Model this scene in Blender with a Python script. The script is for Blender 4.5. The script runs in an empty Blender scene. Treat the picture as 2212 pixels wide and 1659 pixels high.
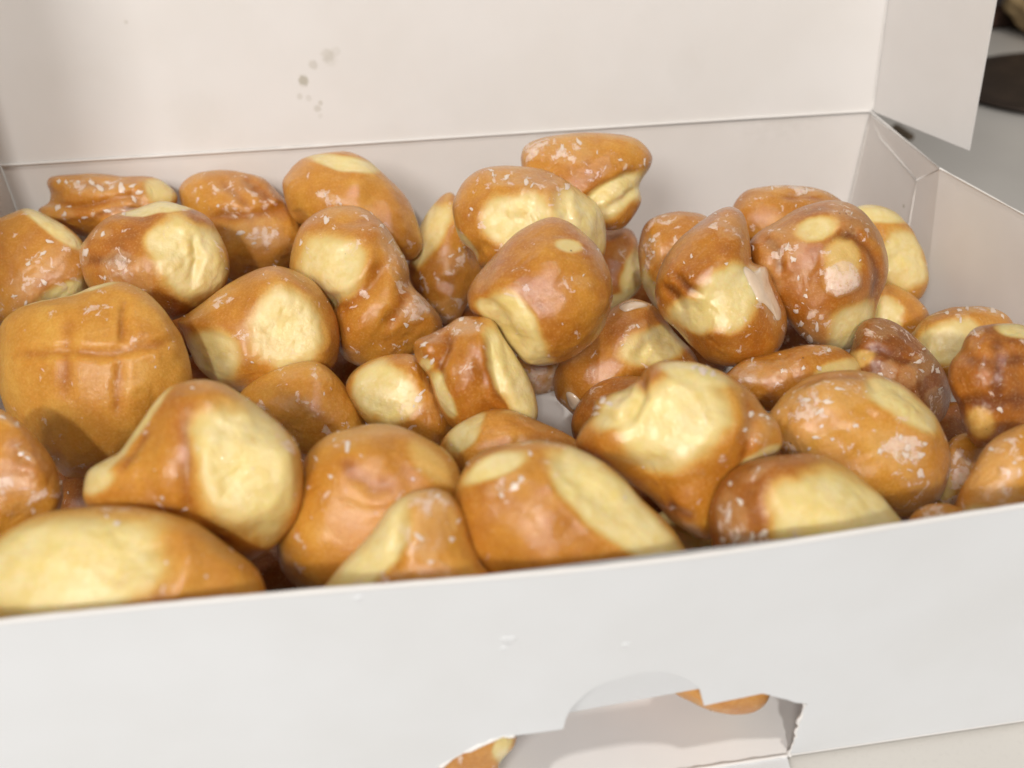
import numpy as np
CAM=[0.1589793271170761, -0.12154661026519153, 0.22161405042133664, 0.9481790884002099, 0.008671736985895453, -0.14705831700597893]
FPX=1882.424786917458; BW=.38; BD=.2498581453448966; BH=.08725124035965151
def rot(rx,ry,rz):
    cx,sx,cy,sy,cz,sz=np.cos(rx),np.sin(rx),np.cos(ry),np.sin(ry),np.cos(rz),np.sin(rz)
    X=np.array([[1,0,0],[0,cx,-sx],[0,sx,cx]]);Y=np.array([[cy,0,sy],[0,1,0],[-sy,0,cy]]);Z=np.array([[cz,-sz,0],[sz,cz,0],[0,0,1]])
    return Z@Y@X
M=rot(*CAM[3:]); C0=np.array(CAM[:3])
def ray(u,v): return M@np.array([(u-1106)/FPX,-(v-829.5)/FPX,-1.])   # scaled: depth 1 along the lens axis
def onz(u,v,z): r=ray(u,v); return C0+r*((z-C0[2])/r[2])
def ony(u,v,y): r=ray(u,v); return C0+r*((y-C0[1])/r[1])
def closed(pts,n=14):
    P=np.array(pts,float);N=len(P);out=[]
    for i in range(N):
        a,b,c,d=P[i-1],P[i],P[(i+1)%N],P[(i+2)%N]
        for t in np.arange(n)/n:
            out.append(.5*((2*b)+(c-a)*t+(2*a-5*b+4*c-d)*t*t+(-a+3*b-3*c+d)*t**3))
    return np.array(out)
def radial(pts,K=720):
    q=closed(pts); x,y=q[:,0],q[:,1]; x2,y2=np.roll(x,-1),np.roll(y,-1)
    cr=x*y2-x2*y; A=cr.sum()/2; c=np.array([((x+x2)*cr).sum(),((y+y2)*cr).sum()])/(6*A)
    d=q-c; ang=np.arctan2(-d[:,1],d[:,0]); r=np.hypot(d[:,0],d[:,1])
    dense_a=[];dense_r=[]
    o=np.argsort(ang); a=ang[o];rr=r[o]
    a=np.concatenate([a-2*np.pi,a,a+2*np.pi]);rr=np.concatenate([rr,rr,rr])
    g=(np.arange(K)+.5)/K*2*np.pi-np.pi
    R=np.interp(g,a,rr)
    k=np.exp(-np.linspace(-2,2,9)**2);k/=k.sum()
    R=np.convolve(np.concatenate([R[-4:],R,R[:4]]),k,'valid')
    return c,R,abs(A)
# every doughnut hole: traced silhouette, resting height, thickness, browning, patches, grooves (pixels of a 2212 x 1659 view)
# back-to-front order
DN = []
def dn(key, z, label, pts, th=.9, br=.5, pale=(), dent=(), cre=(), glz=(), fl=(), g=.35, crumb=10, gloss=0., fam=0):
    DN.append(dict(gloss=gloss,key=key, z=z, label=label, pts=pts, th=th, br=br, pale=pale, dent=dent, cre=cre, glz=glz, fl=fl, g=g, crumb=crumb, fam=fam))
HID='added bottom-layer doughnut hole, coloured dark to deepen the shade in gaps between the others'  # filler layer added under the pile, browned so the gaps look shaded
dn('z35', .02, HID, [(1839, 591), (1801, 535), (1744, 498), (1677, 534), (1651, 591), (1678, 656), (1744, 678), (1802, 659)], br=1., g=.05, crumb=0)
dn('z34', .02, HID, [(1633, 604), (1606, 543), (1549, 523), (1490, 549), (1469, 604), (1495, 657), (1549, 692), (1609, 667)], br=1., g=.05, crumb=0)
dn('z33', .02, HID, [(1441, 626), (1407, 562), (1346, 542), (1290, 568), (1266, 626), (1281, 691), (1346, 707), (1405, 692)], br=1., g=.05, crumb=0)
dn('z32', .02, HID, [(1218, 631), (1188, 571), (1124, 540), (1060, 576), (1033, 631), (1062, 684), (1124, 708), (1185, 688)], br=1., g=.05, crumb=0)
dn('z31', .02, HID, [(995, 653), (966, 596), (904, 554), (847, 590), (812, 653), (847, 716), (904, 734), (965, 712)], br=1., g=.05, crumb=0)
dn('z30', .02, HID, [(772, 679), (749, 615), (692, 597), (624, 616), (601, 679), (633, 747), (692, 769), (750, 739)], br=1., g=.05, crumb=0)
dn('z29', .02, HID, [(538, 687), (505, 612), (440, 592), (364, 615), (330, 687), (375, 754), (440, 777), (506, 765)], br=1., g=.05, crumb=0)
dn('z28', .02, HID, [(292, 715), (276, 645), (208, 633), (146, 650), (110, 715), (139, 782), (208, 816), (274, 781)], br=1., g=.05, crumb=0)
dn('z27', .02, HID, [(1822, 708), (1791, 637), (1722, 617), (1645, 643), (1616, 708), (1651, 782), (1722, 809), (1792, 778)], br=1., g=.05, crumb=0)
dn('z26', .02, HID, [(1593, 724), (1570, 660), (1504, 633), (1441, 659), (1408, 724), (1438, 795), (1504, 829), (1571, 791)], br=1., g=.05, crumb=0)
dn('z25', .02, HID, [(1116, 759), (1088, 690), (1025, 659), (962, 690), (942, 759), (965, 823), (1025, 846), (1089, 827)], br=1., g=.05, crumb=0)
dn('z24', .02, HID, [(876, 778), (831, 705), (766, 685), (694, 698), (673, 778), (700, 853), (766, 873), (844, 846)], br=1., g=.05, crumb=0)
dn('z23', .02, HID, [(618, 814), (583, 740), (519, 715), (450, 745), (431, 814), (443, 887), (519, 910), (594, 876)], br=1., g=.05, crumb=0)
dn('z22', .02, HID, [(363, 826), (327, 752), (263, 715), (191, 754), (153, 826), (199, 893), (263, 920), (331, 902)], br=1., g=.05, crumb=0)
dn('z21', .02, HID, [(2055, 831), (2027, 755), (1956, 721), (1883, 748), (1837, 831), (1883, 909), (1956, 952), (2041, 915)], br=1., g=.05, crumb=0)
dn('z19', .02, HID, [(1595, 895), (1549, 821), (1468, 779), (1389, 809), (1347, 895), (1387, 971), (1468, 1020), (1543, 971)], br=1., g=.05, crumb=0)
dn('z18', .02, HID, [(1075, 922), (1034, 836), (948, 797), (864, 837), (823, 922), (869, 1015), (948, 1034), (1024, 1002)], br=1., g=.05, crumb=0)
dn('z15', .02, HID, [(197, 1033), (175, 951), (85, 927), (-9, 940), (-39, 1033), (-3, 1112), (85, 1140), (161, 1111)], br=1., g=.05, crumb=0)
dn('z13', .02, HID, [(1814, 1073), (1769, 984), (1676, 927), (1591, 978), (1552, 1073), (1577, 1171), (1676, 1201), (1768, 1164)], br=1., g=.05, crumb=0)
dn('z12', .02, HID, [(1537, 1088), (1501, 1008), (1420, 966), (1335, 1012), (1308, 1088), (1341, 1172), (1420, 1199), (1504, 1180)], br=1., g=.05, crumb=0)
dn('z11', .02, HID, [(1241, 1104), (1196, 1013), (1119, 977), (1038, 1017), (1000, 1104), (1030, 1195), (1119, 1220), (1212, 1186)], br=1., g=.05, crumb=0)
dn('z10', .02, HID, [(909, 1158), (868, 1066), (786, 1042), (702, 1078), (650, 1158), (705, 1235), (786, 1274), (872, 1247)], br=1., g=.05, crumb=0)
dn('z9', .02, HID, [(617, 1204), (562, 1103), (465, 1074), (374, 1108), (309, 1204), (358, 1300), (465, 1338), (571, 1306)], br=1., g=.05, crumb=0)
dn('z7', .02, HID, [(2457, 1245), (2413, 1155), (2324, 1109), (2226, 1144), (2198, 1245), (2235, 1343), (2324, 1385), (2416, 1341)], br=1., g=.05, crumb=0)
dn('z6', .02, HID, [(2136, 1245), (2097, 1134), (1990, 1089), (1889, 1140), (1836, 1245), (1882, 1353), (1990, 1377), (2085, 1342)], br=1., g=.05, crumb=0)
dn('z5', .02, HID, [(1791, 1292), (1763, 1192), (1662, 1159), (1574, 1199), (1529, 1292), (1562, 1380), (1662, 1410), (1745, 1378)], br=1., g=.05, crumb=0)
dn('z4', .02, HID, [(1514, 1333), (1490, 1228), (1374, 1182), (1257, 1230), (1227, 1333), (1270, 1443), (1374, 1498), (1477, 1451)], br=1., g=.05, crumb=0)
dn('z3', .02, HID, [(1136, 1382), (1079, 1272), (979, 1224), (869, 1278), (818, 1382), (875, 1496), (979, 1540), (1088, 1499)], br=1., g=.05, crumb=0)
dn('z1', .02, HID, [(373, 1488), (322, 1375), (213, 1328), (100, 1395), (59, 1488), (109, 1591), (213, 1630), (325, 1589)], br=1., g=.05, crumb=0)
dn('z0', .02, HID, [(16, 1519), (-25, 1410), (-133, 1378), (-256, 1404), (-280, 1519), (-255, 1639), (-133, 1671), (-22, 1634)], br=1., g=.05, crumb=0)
# ---- nearly hidden ones of the lower layer; some added and browned to darken gaps
dn('u1', .022, 'brown doughnut hole added to keep the gap dark below the peanut-shaped one',
   [(700,800),(720,760),(770,750),(820,770),(840,820),(800,860),(740,870),(700,840)], br=.85, g=.3)  # added so this gap stays dark instead of showing pale floor
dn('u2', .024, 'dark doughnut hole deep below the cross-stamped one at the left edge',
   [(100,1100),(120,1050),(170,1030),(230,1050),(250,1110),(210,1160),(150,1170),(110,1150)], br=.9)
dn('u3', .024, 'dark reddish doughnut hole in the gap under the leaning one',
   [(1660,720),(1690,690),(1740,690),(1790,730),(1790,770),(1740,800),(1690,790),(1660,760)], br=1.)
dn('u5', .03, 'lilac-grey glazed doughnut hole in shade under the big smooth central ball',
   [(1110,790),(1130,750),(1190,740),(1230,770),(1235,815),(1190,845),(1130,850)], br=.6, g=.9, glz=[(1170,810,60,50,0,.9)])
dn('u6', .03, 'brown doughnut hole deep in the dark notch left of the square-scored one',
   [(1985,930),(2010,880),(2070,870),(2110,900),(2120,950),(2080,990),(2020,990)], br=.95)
dn('u9', .035, 'dark doughnut hole added to darken the gap between the cross-stamped and two-patched ones',
   [(360,860),(375,800),(420,770),(480,790),(510,850),(490,910),(430,930),(380,910)], br=.9)  # added dark body hiding the bare floor in this gap
dn('u10', .03, 'dark brown doughnut hole added to darken the gap beside the large bottom left one',
   [(520,1270),(530,1210),(580,1170),(640,1180),(670,1240),(660,1310),(600,1340),(540,1320)], br=1., g=.1)  # added dark body where only a black gap shows
# ---- back row
dn('b13', .045, 'small doughnut hole half hidden behind the smooth central ball, pale along its lower side',
   [(1270,560),(1290,505),(1350,493),(1378,520),(1387,580),(1382,622),(1340,664),(1290,670),(1262,620)], br=.7,
   pale=[(1370,600,26,60,10,.9),(1340,650,40,20,-20,.8)], glz=[(1345,550,25,25,0,.7)])
dn('b11', .095, 'glazed flat-topped doughnut hole, highest of all, leaning on the back wall',
   [(1125,352),(1136,318),(1175,300),(1240,291),(1320,290),(1375,302),(1405,335),(1402,362),(1384,400),(1384,440),(1345,487),(1300,492),(1250,470),(1190,440),(1140,400)], th=.9, br=.45,
   pale=[(1335,418,85,32,-27,1.)], cre=[([(1255,440),(1310,400),(1390,362)],10,9),([(1300,450),(1350,430),(1382,405)],6,5)],
   glz=[(1225,325,70,28,0,.9),(1160,330,35,20,-10,1.),(1370,350,30,30,0,.5)], fl=[(1392,352,16),(1215,318,16),(1250,306,13),(1340,345,10),(1290,330,9)], crumb=26)
dn('b9', .06, 'doughnut hole pale on top and glazed below, in the gap before the back wall',
   [(880,570),(895,520),(920,462),(952,427),(980,422),(1005,470),(1038,545),(1042,600),(1012,650),(985,692),(950,695),(915,650),(890,610)], br=.55,
   pale=[(925,500,36,70,28,1.)], glz=[(980,560,45,35,30,.6),(960,660,50,30,0,.8)], fl=[(975,552,12),(993,540,10)], dent=[(965,610,30,22,20,6)], crumb=14)
dn('b1', .07, 'crinkled two-tiered doughnut hole crusted with cracked glaze in the back left corner',
   [(104,398),(112,383),(150,378),(205,376),(270,380),(330,382),(362,397),(383,424),(372,452),(330,480),(260,520),(180,512),(120,490),(92,478),(86,452),(105,440),(112,420)], br=.5,
   cre=[([(100,438),(160,448),(215,440),(280,425),(320,440)],9,12),([(150,405),(200,398),(240,405)],7,5),([(200,470),(250,450),(300,455)],7,7)],
   pale=[(345,415,35,32,0,.75)], glz=[(210,405,75,25,0,.9),(120,460,40,20,0,.7),(260,440,60,20,-15,.6)],
   fl=[(128,392,11),(143,394,9),(170,393,13),(200,395,17),(215,407,20),(232,395,12),(262,408,22),(285,402,16),(125,450,14),(140,462,12),(230,455,14),(290,430,14),(183,470,12),(300,415,14),(150,446,10)], crumb=50)
dn('b4', .065, 'glazed doughnut hole with ridged back, second along from the back left corner',
   [(388,425),(398,395),(435,375),(500,370),(560,379),(592,402),(625,440),(650,470),(662,505),(655,545),(620,580),(590,597),(540,602),(500,600),(450,560),(410,500)], br=.5,
   cre=[([(430,478),(480,465),(540,470),(590,455),(645,452)],13,10),([(470,395),(510,420),(545,455)],9,6),([(520,385),(560,410),(590,440)],9,5)],
   glz=[(560,500,70,35,0,.8),(500,420,60,40,0,.4),(420,420,40,40,0,.4)], fl=[(520,504,18),(548,525,9),(470,445,8)], g=.55, crumb=24)
dn('b5', .07, 'bean-shaped doughnut hole topped by a pale strip, near the middle of the back wall',
   [(612,402),(622,375),(652,345),(700,330),(752,330),(802,352),(850,395),(885,440),(905,495),(912,535),(892,560),(850,560),(790,540),(700,500),(660,492),(628,465)], br=.45, th=.95,
   pale=[(745,355,75,15,11,1.)], cre=[([(640,450),(655,490)],10,9)], glz=[(720,430,30,14,10,.8),(880,520,30,30,0,.4)], fl=[(735,440,8)], g=.2, crumb=10)
dn('b10', .08, 'doughnut hole with a wide sunken pale face behind the smooth central ball',
   [(979,455),(990,415),(1010,385),(1045,362),(1100,357),(1165,363),(1220,388),(1262,414),(1300,450),(1311,500),(1302,555),(1250,590),(1150,600),(1080,580),(1040,572),(1025,545),(995,515)], br=.45,
   pale=[(1112,470,75,52,0,1.),(1255,480,55,75,-35,.95),(1005,525,40,14,50,.9)], dent=[(1115,480,60,40,0,10)], cre=[([(1215,395),(1205,440),(1230,500),(1290,530)],12,9)],
   glz=[(1120,390,90,25,10,.7),(1195,420,30,40,0,.6)], fl=[(1095,383,14),(1135,392,14),(1065,378,10),(1150,400,10),(1018,452,8),(1225,402,14)], crumb=24)
dn('r18', .06, 'doughnut hole with pale top rim and broad pale belly in the back right corner',
   [(1838,470),(1850,447),(1890,444),(1935,456),(1965,490),(1982,525),(1998,560),(2006,600),(1998,630),(1980,650),(1935,640),(1890,620),(1850,560)], br=.4,
   pale=[(1890,462,70,17,12,1.),(1950,565,48,62,-15,1.)], cre=[([(1900,580),(1950,545),(1995,570)],9,5)], glz=[(1905,580,20,60,0,.4)], fl=[(2004,570,8)], g=.15, crumb=6)
dn('r19', .045, 'low doughnut hole, pale on its left, tucked under the leaning one near the right wall',
   [(1870,730),(1875,680),(1890,635),(1915,616),(1948,622),(1985,650),(2008,684),(2000,720),(1960,745),(1900,750)], br=.45,
   pale=[(1905,682,42,38,20,1.)], glz=[(1900,640,20,20,0,.5)], crumb=6)
dn('r16', .075, 'dome-topped orange doughnut hole touching the back wall near the right corner',
   [(1580,470),(1588,440),(1612,412),(1655,401),(1712,400),(1772,410),(1815,432),(1850,470),(1820,520),(1740,550),(1650,555),(1600,520)], br=.55,
   glz=[(1700,410,100,12,3,.9),(1640,430,40,20,-30,.4)], g=.45, fl=[(1668,403,10),(1742,412,12)], cre=[([(1680,425),(1740,420),(1790,435)],8,5)], crumb=20)
dn('r14', .065, 'glazed doughnut hole squeezed between the drip-covered one and the back wall',
   [(1380,560),(1384,510),(1400,478),(1442,458),(1482,455),(1532,470),(1560,520),(1540,600),(1490,660),(1440,680),(1405,650),(1388,610)], br=.6,
   pale=[(1405,650,30,60,-15,.9)], glz=[(1410,540,30,45,0,.8),(1440,475,40,14,-10,.7)], fl=[(1412,520,10),(1403,518,7),(1412,545,8)], g=.55, crumb=16)
dn('b2', .065, 'doughnut hole at the left edge behind the cross-stamped one, pale stripe across its shoulder',
   [(-45,520),(-15,478),(25,460),(62,452),(105,468),(160,500),(190,545),(195,600),(170,650),(100,675),(10,700),(-40,670),(-60,600)], br=.5,
   pale=[(110,490,90,17,38,1.),(140,638,60,26,-15,.9)], glz=[(30,462,50,10,-15,.9),(100,560,70,30,-30,.5),(40,640,60,40,0,.5)],
   fl=[(108,522,15),(92,548,16),(60,570,14),(95,610,15),(135,540,7),(30,640,14),(55,655,10)], g=.5, crumb=22)
# ---- middle rows
dn('r20', .05, 'doughnut hole with sugar-speckled top against the right wall, pale lower flank',
   [(1965,750),(1975,712),(2005,684),(2050,668),(2100,662),(2145,664),(2180,684),(2195,730),(2150,790),(2080,830),(2010,820),(1975,790)], br=.45,
   pale=[(2035,745,75,42,-20,1.)], glz=[(2120,672,50,14,5,.9),(2075,690,20,12,-20,.8)], fl=[(2090,665,14),(2075,692,16),(2045,676,10),(2145,670,14),(2165,682,12)], g=.3, crumb=16)
dn('r17', .078, 'leaning doughnut hole with round grey glaze blot and small pale spot, beside the dripping one',
   [(1620,533),(1636,505),(1680,478),(1715,452),(1760,434),(1800,430),(1850,448),(1890,490),(1914,540),(1920,580),(1908,620),(1893,660),(1885,700),(1862,738),(1830,757),(1785,752),(1745,735),(1705,695),(1672,645),(1655,610),(1625,570)], br=.7, th=.95,
   pale=[(1765,496,40,26,-10,.85),(1835,700,40,60,30,.9),(1815,560,34,44,0,.45)], cre=[([(1790,515),(1840,512),(1878,545),(1892,600),(1880,670)],10,13),([(1650,505),(1685,545),(1690,600)],10,8)], dent=[(1810,600,70,75,0,-10)],
   glz=[(1815,600,36,34,30,1.7),(1700,530,50,40,-30,.7),(1830,470,50,35,20,.7),(1670,600,30,40,0,.7),(1770,710,40,40,-30,.6)],
   fl=[(1627,535,12),(1700,535,20),(1712,560,16),(1725,600,10),(1740,640,11),(1735,655,8),(1765,705,20),(1730,700,16),(1748,735,20),(1735,722,12)], g=.5, crumb=26)
dn('r15', .078, 'doughnut hole with wet white glaze dripping beside its shiny pale middle',
   [(1420,645),(1423,600),(1440,555),(1470,515),(1510,480),(1555,452),(1585,447),(1607,462),(1618,500),(1622,540),(1625,568),(1655,578),(1668,610),(1680,640),(1694,680),(1697,715),(1682,755),(1645,785),(1590,796),(1535,785),(1500,750),(1465,712),(1432,682)], br=.65, th=.95,
   pale=[(1570,640,75,52,-32,1.),(1500,680,50,32,20,.9)], cre=[([(1430,605),(1462,640),(1475,690)],10,5),([(1455,585),(1490,620),(1525,640)],9,5)], dent=[(1580,630,60,40,-20,3)],
   glz=[(1630,600,26,46,-10,1.),(1580,490,40,36,30,.8),(1610,540,20,40,0,.6),(1660,660,18,50,-20,.7)], fl=[(1493,552,9),(1478,568,9),(1570,570,8),(1545,462,7)], g=.3, crumb=16)
dn('b3', .078, 'doughnut hole with a ragged pale hollow on its right, behind the cross-stamped one',
   [(176,560),(180,530),(205,490),(240,462),(300,444),(350,437),(400,448),(445,470),(475,515),(492,560),(493,600),(478,630),(440,662),(395,686),(350,690),(280,660),(215,640),(185,605)], br=.65,
   pale=[(405,560,68,92,-28,1.),(345,452,75,12,-3,1.),(360,520,50,36,0,.8)], dent=[(415,560,50,75,-25,10)], cre=[([(180,570),(240,560),(300,565)],12,7),([(415,500),(430,560),(410,620)],8,6)],
   glz=[(285,590,55,45,20,.95),(190,550,18,30,0,1.),(225,510,30,14,0,.6)], fl=[(185,545,14),(222,505,10),(490,580,8)], g=.35, crumb=18)
dn('m7', .078, 'peanut-shaped doughnut hole with a round pale face and glaze-streaked shoulder, upper middle',
   [(626,575),(636,520),(655,480),(690,452),(735,442),(780,446),(820,475),(850,520),(872,565),(886,615),(915,645),(942,675),(952,700),(940,728),(905,755),(870,778),(820,792),(770,788),(735,755),(722,700),(705,660),(665,632),(640,605)], br=.5, th=.95,
   pale=[(708,580,66,80,25,1.)], cre=[([(690,655),(745,660),(800,615),(832,550)],16,12),([(872,590),(862,660),(820,705)],14,7)], dent=[(780,715,60,50,-30,-6)],
   glz=[(855,560,30,80,-20,.9),(890,660,50,32,-35,1.),(740,460,60,15,0,.5)], fl=[(704,475,16),(825,488,14),(803,460,9),(650,525,13),(845,520,12),(875,700,14),(850,690,10)], g=.45, crumb=28)
dn('m8', .075, 'doughnut hole with one large and one small round pale patch, left of centre',
   [(384,695),(405,678),(440,650),(480,620),(525,592),(575,577),(620,578),(670,603),(705,640),(728,690),(733,740),(727,785),(712,805),(680,810),(620,835),(560,852),(520,848),(470,830),(430,795),(410,755),(398,720)], br=.5, th=.9,
   pale=[(617,713,74,78,0,1.),(468,765,48,58,-35,.95)], dent=[(615,715,60,62,0,4)], glz=[(550,750,50,60,-40,.7),(470,660,60,14,-35,.6),(650,600,60,14,20,.5)], fl=[(545,782,10),(398,682,9),(480,655,8)], g=.45, crumb=22)
dn('c29', .058, 'plain smooth golden doughnut hole in front of the one with two round patches',
   [(520,857),(545,825),(590,798),(640,782),(685,783),(725,810),(758,850),(785,895),(795,940),(780,985),(740,1010),(680,1005),(640,985),(600,940),(560,890)], br=.35,
   glz=[(660,810,70,22,5,.55),(610,880,70,40,0,.3)], g=.35, crumb=10, fl=[(700,850,6)])
dn('c28', .05, 'small doughnut hole with a shiny pale yellow face, beside the twisted one',
   [(748,835),(765,802),(805,775),(855,765),(900,770),(925,800),(945,830),(965,865),(978,915),(972,950),(950,975),(910,972),(860,950),(815,925),(785,905),(762,870)], br=.5,
   pale=[(832,850,72,58,38,1.)], glz=[(930,860,26,60,-20,.5),(885,880,34,16,-50,.8)], fl=[(910,850,18),(903,862,14),(925,815,6)], g=.35, crumb=14)
dn('c26', .05, 'orange glaze-capped doughnut hole wedged below and right of the smooth central ball',
   [(1193,825),(1210,780),(1250,728),(1300,685),(1345,655),(1380,648),(1415,662),(1442,695),(1475,735),(1502,770),(1508,800),(1480,850),(1400,880),(1310,890),(1250,900),(1222,880),(1200,860)], br=.6,
   pale=[(1420,745,75,38,-20,1.)], cre=[([(1370,790),(1400,740),(1460,720)],10,7)], glz=[(1370,660,45,16,5,1.),(1380,720,35,26,-40,.7),(1232,860,22,30,0,.9)], fl=[(1358,662,14),(1378,705,9),(1345,745,8)], g=.25, crumb=14)
dn('c12', .088, 'big smooth glossy doughnut hole on top at the centre, pale hollow at lower left',
   [(1012,645),(1018,620),(1045,580),(1080,538),(1120,502),(1165,476),(1200,472),(1240,490),(1280,522),(1308,562),(1323,610),(1322,660),(1302,710),(1265,752),(1220,780),(1175,791),(1138,788),(1112,765),(1090,738),(1072,705),(1045,688),(1020,672)], br=.55, th=.95,
   pale=[(1122,712,46,84,-32,1.),(1228,531,26,15,15,.7),(1070,670,40,20,30,.9)], cre=[([(1020,665),(1070,660),(1100,690),(1140,770)],14,9)],
   glz=[(1250,610,30,20,20,.8),(1150,600,90,50,0,.25),(1170,785,40,10,-10,.8)], fl=[(1235,602,11),(1323,640,7),(1292,540,6),(1260,595,7),(1215,700,5)], g=.15, crumb=12)
dn('c27', .055, 'twisted doughnut hole with shiny brown ridge and pale wing below the smooth central ball',
   [(898,758),(903,738),(935,722),(965,700),(990,684),(1022,682),(1062,690),(1085,725),(1115,770),(1140,810),(1158,860),(1162,895),(1150,915),(1110,912),(1070,905),(1020,925),(985,930),(958,900),(935,855),(925,815),(905,785)], br=.6, th=.85,
   pale=[(1105,810,36,110,-25,1.),(962,850,16,50,-22,.9),(925,790,16,12,0,.7)], cre=[([(968,705),(966,750),(952,795),(962,840)],10,14),([(1055,695),(1060,770),(1082,850),(1115,905)],10,9),([(1015,700),(1006,770),(1004,840),(1040,890)],26,-11)],
   dent=[(932,755,30,28,0,-11),(1110,800,22,80,-25,4)], glz=[(1010,710,45,26,5,.9),(1000,780,24,50,10,.3)], fl=[(915,745,14),(920,770,14),(995,690,12),(1040,700,8),(935,780,12)], g=.25, crumb=24)
dn('r22', .06, 'darkest brown doughnut hole with crumbly glaze at right, before the sugar-speckled one',
   [(1828,790),(1840,750),(1855,705),(1885,688),(1925,693),(1960,715),(2000,750),(2035,795),(2052,840),(2050,885),(2025,915),(1970,910),(1900,885),(1850,840)], br=1., th=.9,
   cre=[([(1850,770),(1900,760),(1950,780),(2000,790)],9,6)], pale=[(1862,775,30,20,0,.4)], glz=[(1975,800,50,28,-30,.8),(2020,860,24,30,0,.7),(1900,710,50,30,0,.45),(1925,805,25,24,-40,.6)],
   fl=[(1985,782,16),(1990,800,14),(2015,795,16),(1900,808,13),(1925,805,9),(2030,840,13),(2025,800,12)], g=.5, crumb=28)
dn('r23', .055, 'glossy doughnut hole lying flat with a white highlight, behind the large flaky oval one',
   [(1568,820),(1580,798),(1612,776),(1650,768),(1690,757),(1730,745),(1775,744),(1815,752),(1845,775),(1858,810),(1840,850),(1780,880),(1700,890),(1640,885),(1600,865)], br=.6,
   pale=[(1805,800,50,20,-15,.6)], glz=[(1625,805,48,32,-20,1.),(1690,790,40,20,0,.5),(1770,750,40,10,5,.5)], fl=[(1625,777,14),(1690,800,10),(1735,796,10),(1768,795,12)], g=.5, crumb=20)
dn('l6', .068, 'large golden doughnut hole stamped with a crossed groove pattern at the left edge',
   [(0,700),(35,668),(80,650),(150,636),(205,618),(255,613),(300,628),(340,660),(372,700),(395,735),(412,790),(414,835),(405,868),(370,900),(320,950),(275,985),(230,1015),(185,1030),(145,1030),(120,1008),(80,970),(40,930),(12,885),(-5,830),(-10,760)], br=.3, th=.85,
   cre=[([(10,772),(80,768),(151,762),(235,767),(319,752),(400,728)],10,7),([(269,645),(264,700),(262,755)],9,7),([(260,765),(252,830),(249,900)],11,5),([(161,680),(150,740),(148,780),(146,890)],13,4)],
   pale=[(130,640,125,9,-12,1.)], gloss=-.7, glz=[(200,980,110,30,-15,.3),(370,720,30,30,0,.4)], fl=[(365,752,7),(335,793,5)], g=.2, crumb=10)
dn('c41', .04, 'brown doughnut hole peeking out left of the torn yellow-faced one',
   [(1236,935),(1240,895),(1265,850),(1300,822),(1345,812),(1400,820),(1430,860),(1400,930),(1340,970),(1280,975),(1250,960)], br=.75,
   glz=[(1290,850,20,30,30,.4)], g=.3, crumb=8)
dn('c36', .045, 'low golden doughnut hole with a pale left end behind the two-striped foreground one',
   [(952,968),(972,935),(1005,908),(1050,886),(1090,884),(1130,898),(1185,918),(1225,938),(1252,962),(1260,1000),(1220,1040),(1140,1060),(1060,1060),(990,1030),(960,1000)], br=.5,
   pale=[(1008,935,28,50,38,1.)], glz=[(1150,915,60,16,20,.6)], g=.3, crumb=16)
dn('u4', .062, 'pale torn doughnut hole wedged low between two larger ones at the front wall',
   [(1395,1150),(1425,1105),(1470,1105),(1515,1125),(1555,1160),(1565,1215),(1520,1250),(1450,1250),(1410,1210)], br=.3,
   pale=[(1490,1170,100,75,20,1.)], g=.2, crumb=14)
dn('u7', .05, 'small glaze-smeared doughnut hole between the flaky oval one and the right foreground one',
   [(2020,1060),(2030,1010),(2045,960),(2070,938),(2105,935),(2135,960),(2140,1010),(2115,1070),(2070,1105),(2030,1100)], br=.45,
   pale=[(2035,1050,26,40,0,.6)], glz=[(2070,1010,40,40,0,.9)], g=.6, crumb=18)
dn('r21', .07, 'dark doughnut hole scored with a square pattern standing at the right edge',
   [(2050,820),(2055,785),(2075,758),(2088,728),(2110,706),(2160,697),(2215,705),(2270,740),(2290,820),(2270,900),(2220,950),(2170,955),(2132,967),(2100,955),(2082,915),(2072,875),(2058,850)], br=.75,
   pale=[(2195,716,50,16,14,.9),(2120,905,34,30,10,.35)], cre=[([(2075,775),(2140,785),(2230,780)],14,4),([(2070,860),(2130,870),(2230,860)],16,5),([(2150,720),(2155,800),(2160,900)],14,3)],
   glz=[(2110,712,24,14,0,.7)], fl=[(2160,886,14),(2105,715,9)], g=.35, crumb=16)
dn('r24', .065, 'large oval doughnut hole scattered with white glaze flakes, right of centre',
   [(1650,905),(1670,875),(1700,843),(1735,820),(1785,806),(1845,803),(1905,815),(1960,838),(2005,875),(2035,915),(2053,960),(2052,1010),(2035,1060),(2005,1095),(1965,1112),(1900,1110),(1830,1080),(1760,1040),(1700,990),(1665,945)], br=.35, th=.9,
   pale=[(1945,878,82,32,33,1.)], cre=[([(1700,840),(1780,822),(1870,818),(1900,850)],9,6)], glz=[(1780,870,120,40,-20,.7),(1940,980,70,50,30,.8),(1750,960,80,40,20,.5),(1980,1030,50,30,0,.6)],
   fl=[(1790,868,18),(1815,840,18),(1770,890,18),(1765,945,16),(1797,948,9),(1945,945,16),(1960,965,20),(1958,985,18),(1990,985,18),(1998,960,12),(1990,1022,20),(1965,1015,14),(1740,865,20),(1850,920,14),(1900,975,14),(1775,920,8)], g=.6, crumb=60)
dn('r38', .075, 'pinkish glazed doughnut hole cut off by the right edge behind the front wall',
   [(2060,1120),(2072,1060),(2100,1010),(2130,965),(2170,935),(2225,915),(2290,930),(2330,1010),(2310,1110),(2230,1170),(2130,1180),(2080,1155)], br=.4,
   glz=[(2150,1020,70,70,0,.8),(2110,1100,40,30,0,.4)], pale=[(2110,1110,36,22,0,.5)], fl=[(2140,970,12),(2190,1000,10)], g=.6, crumb=18)
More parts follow.
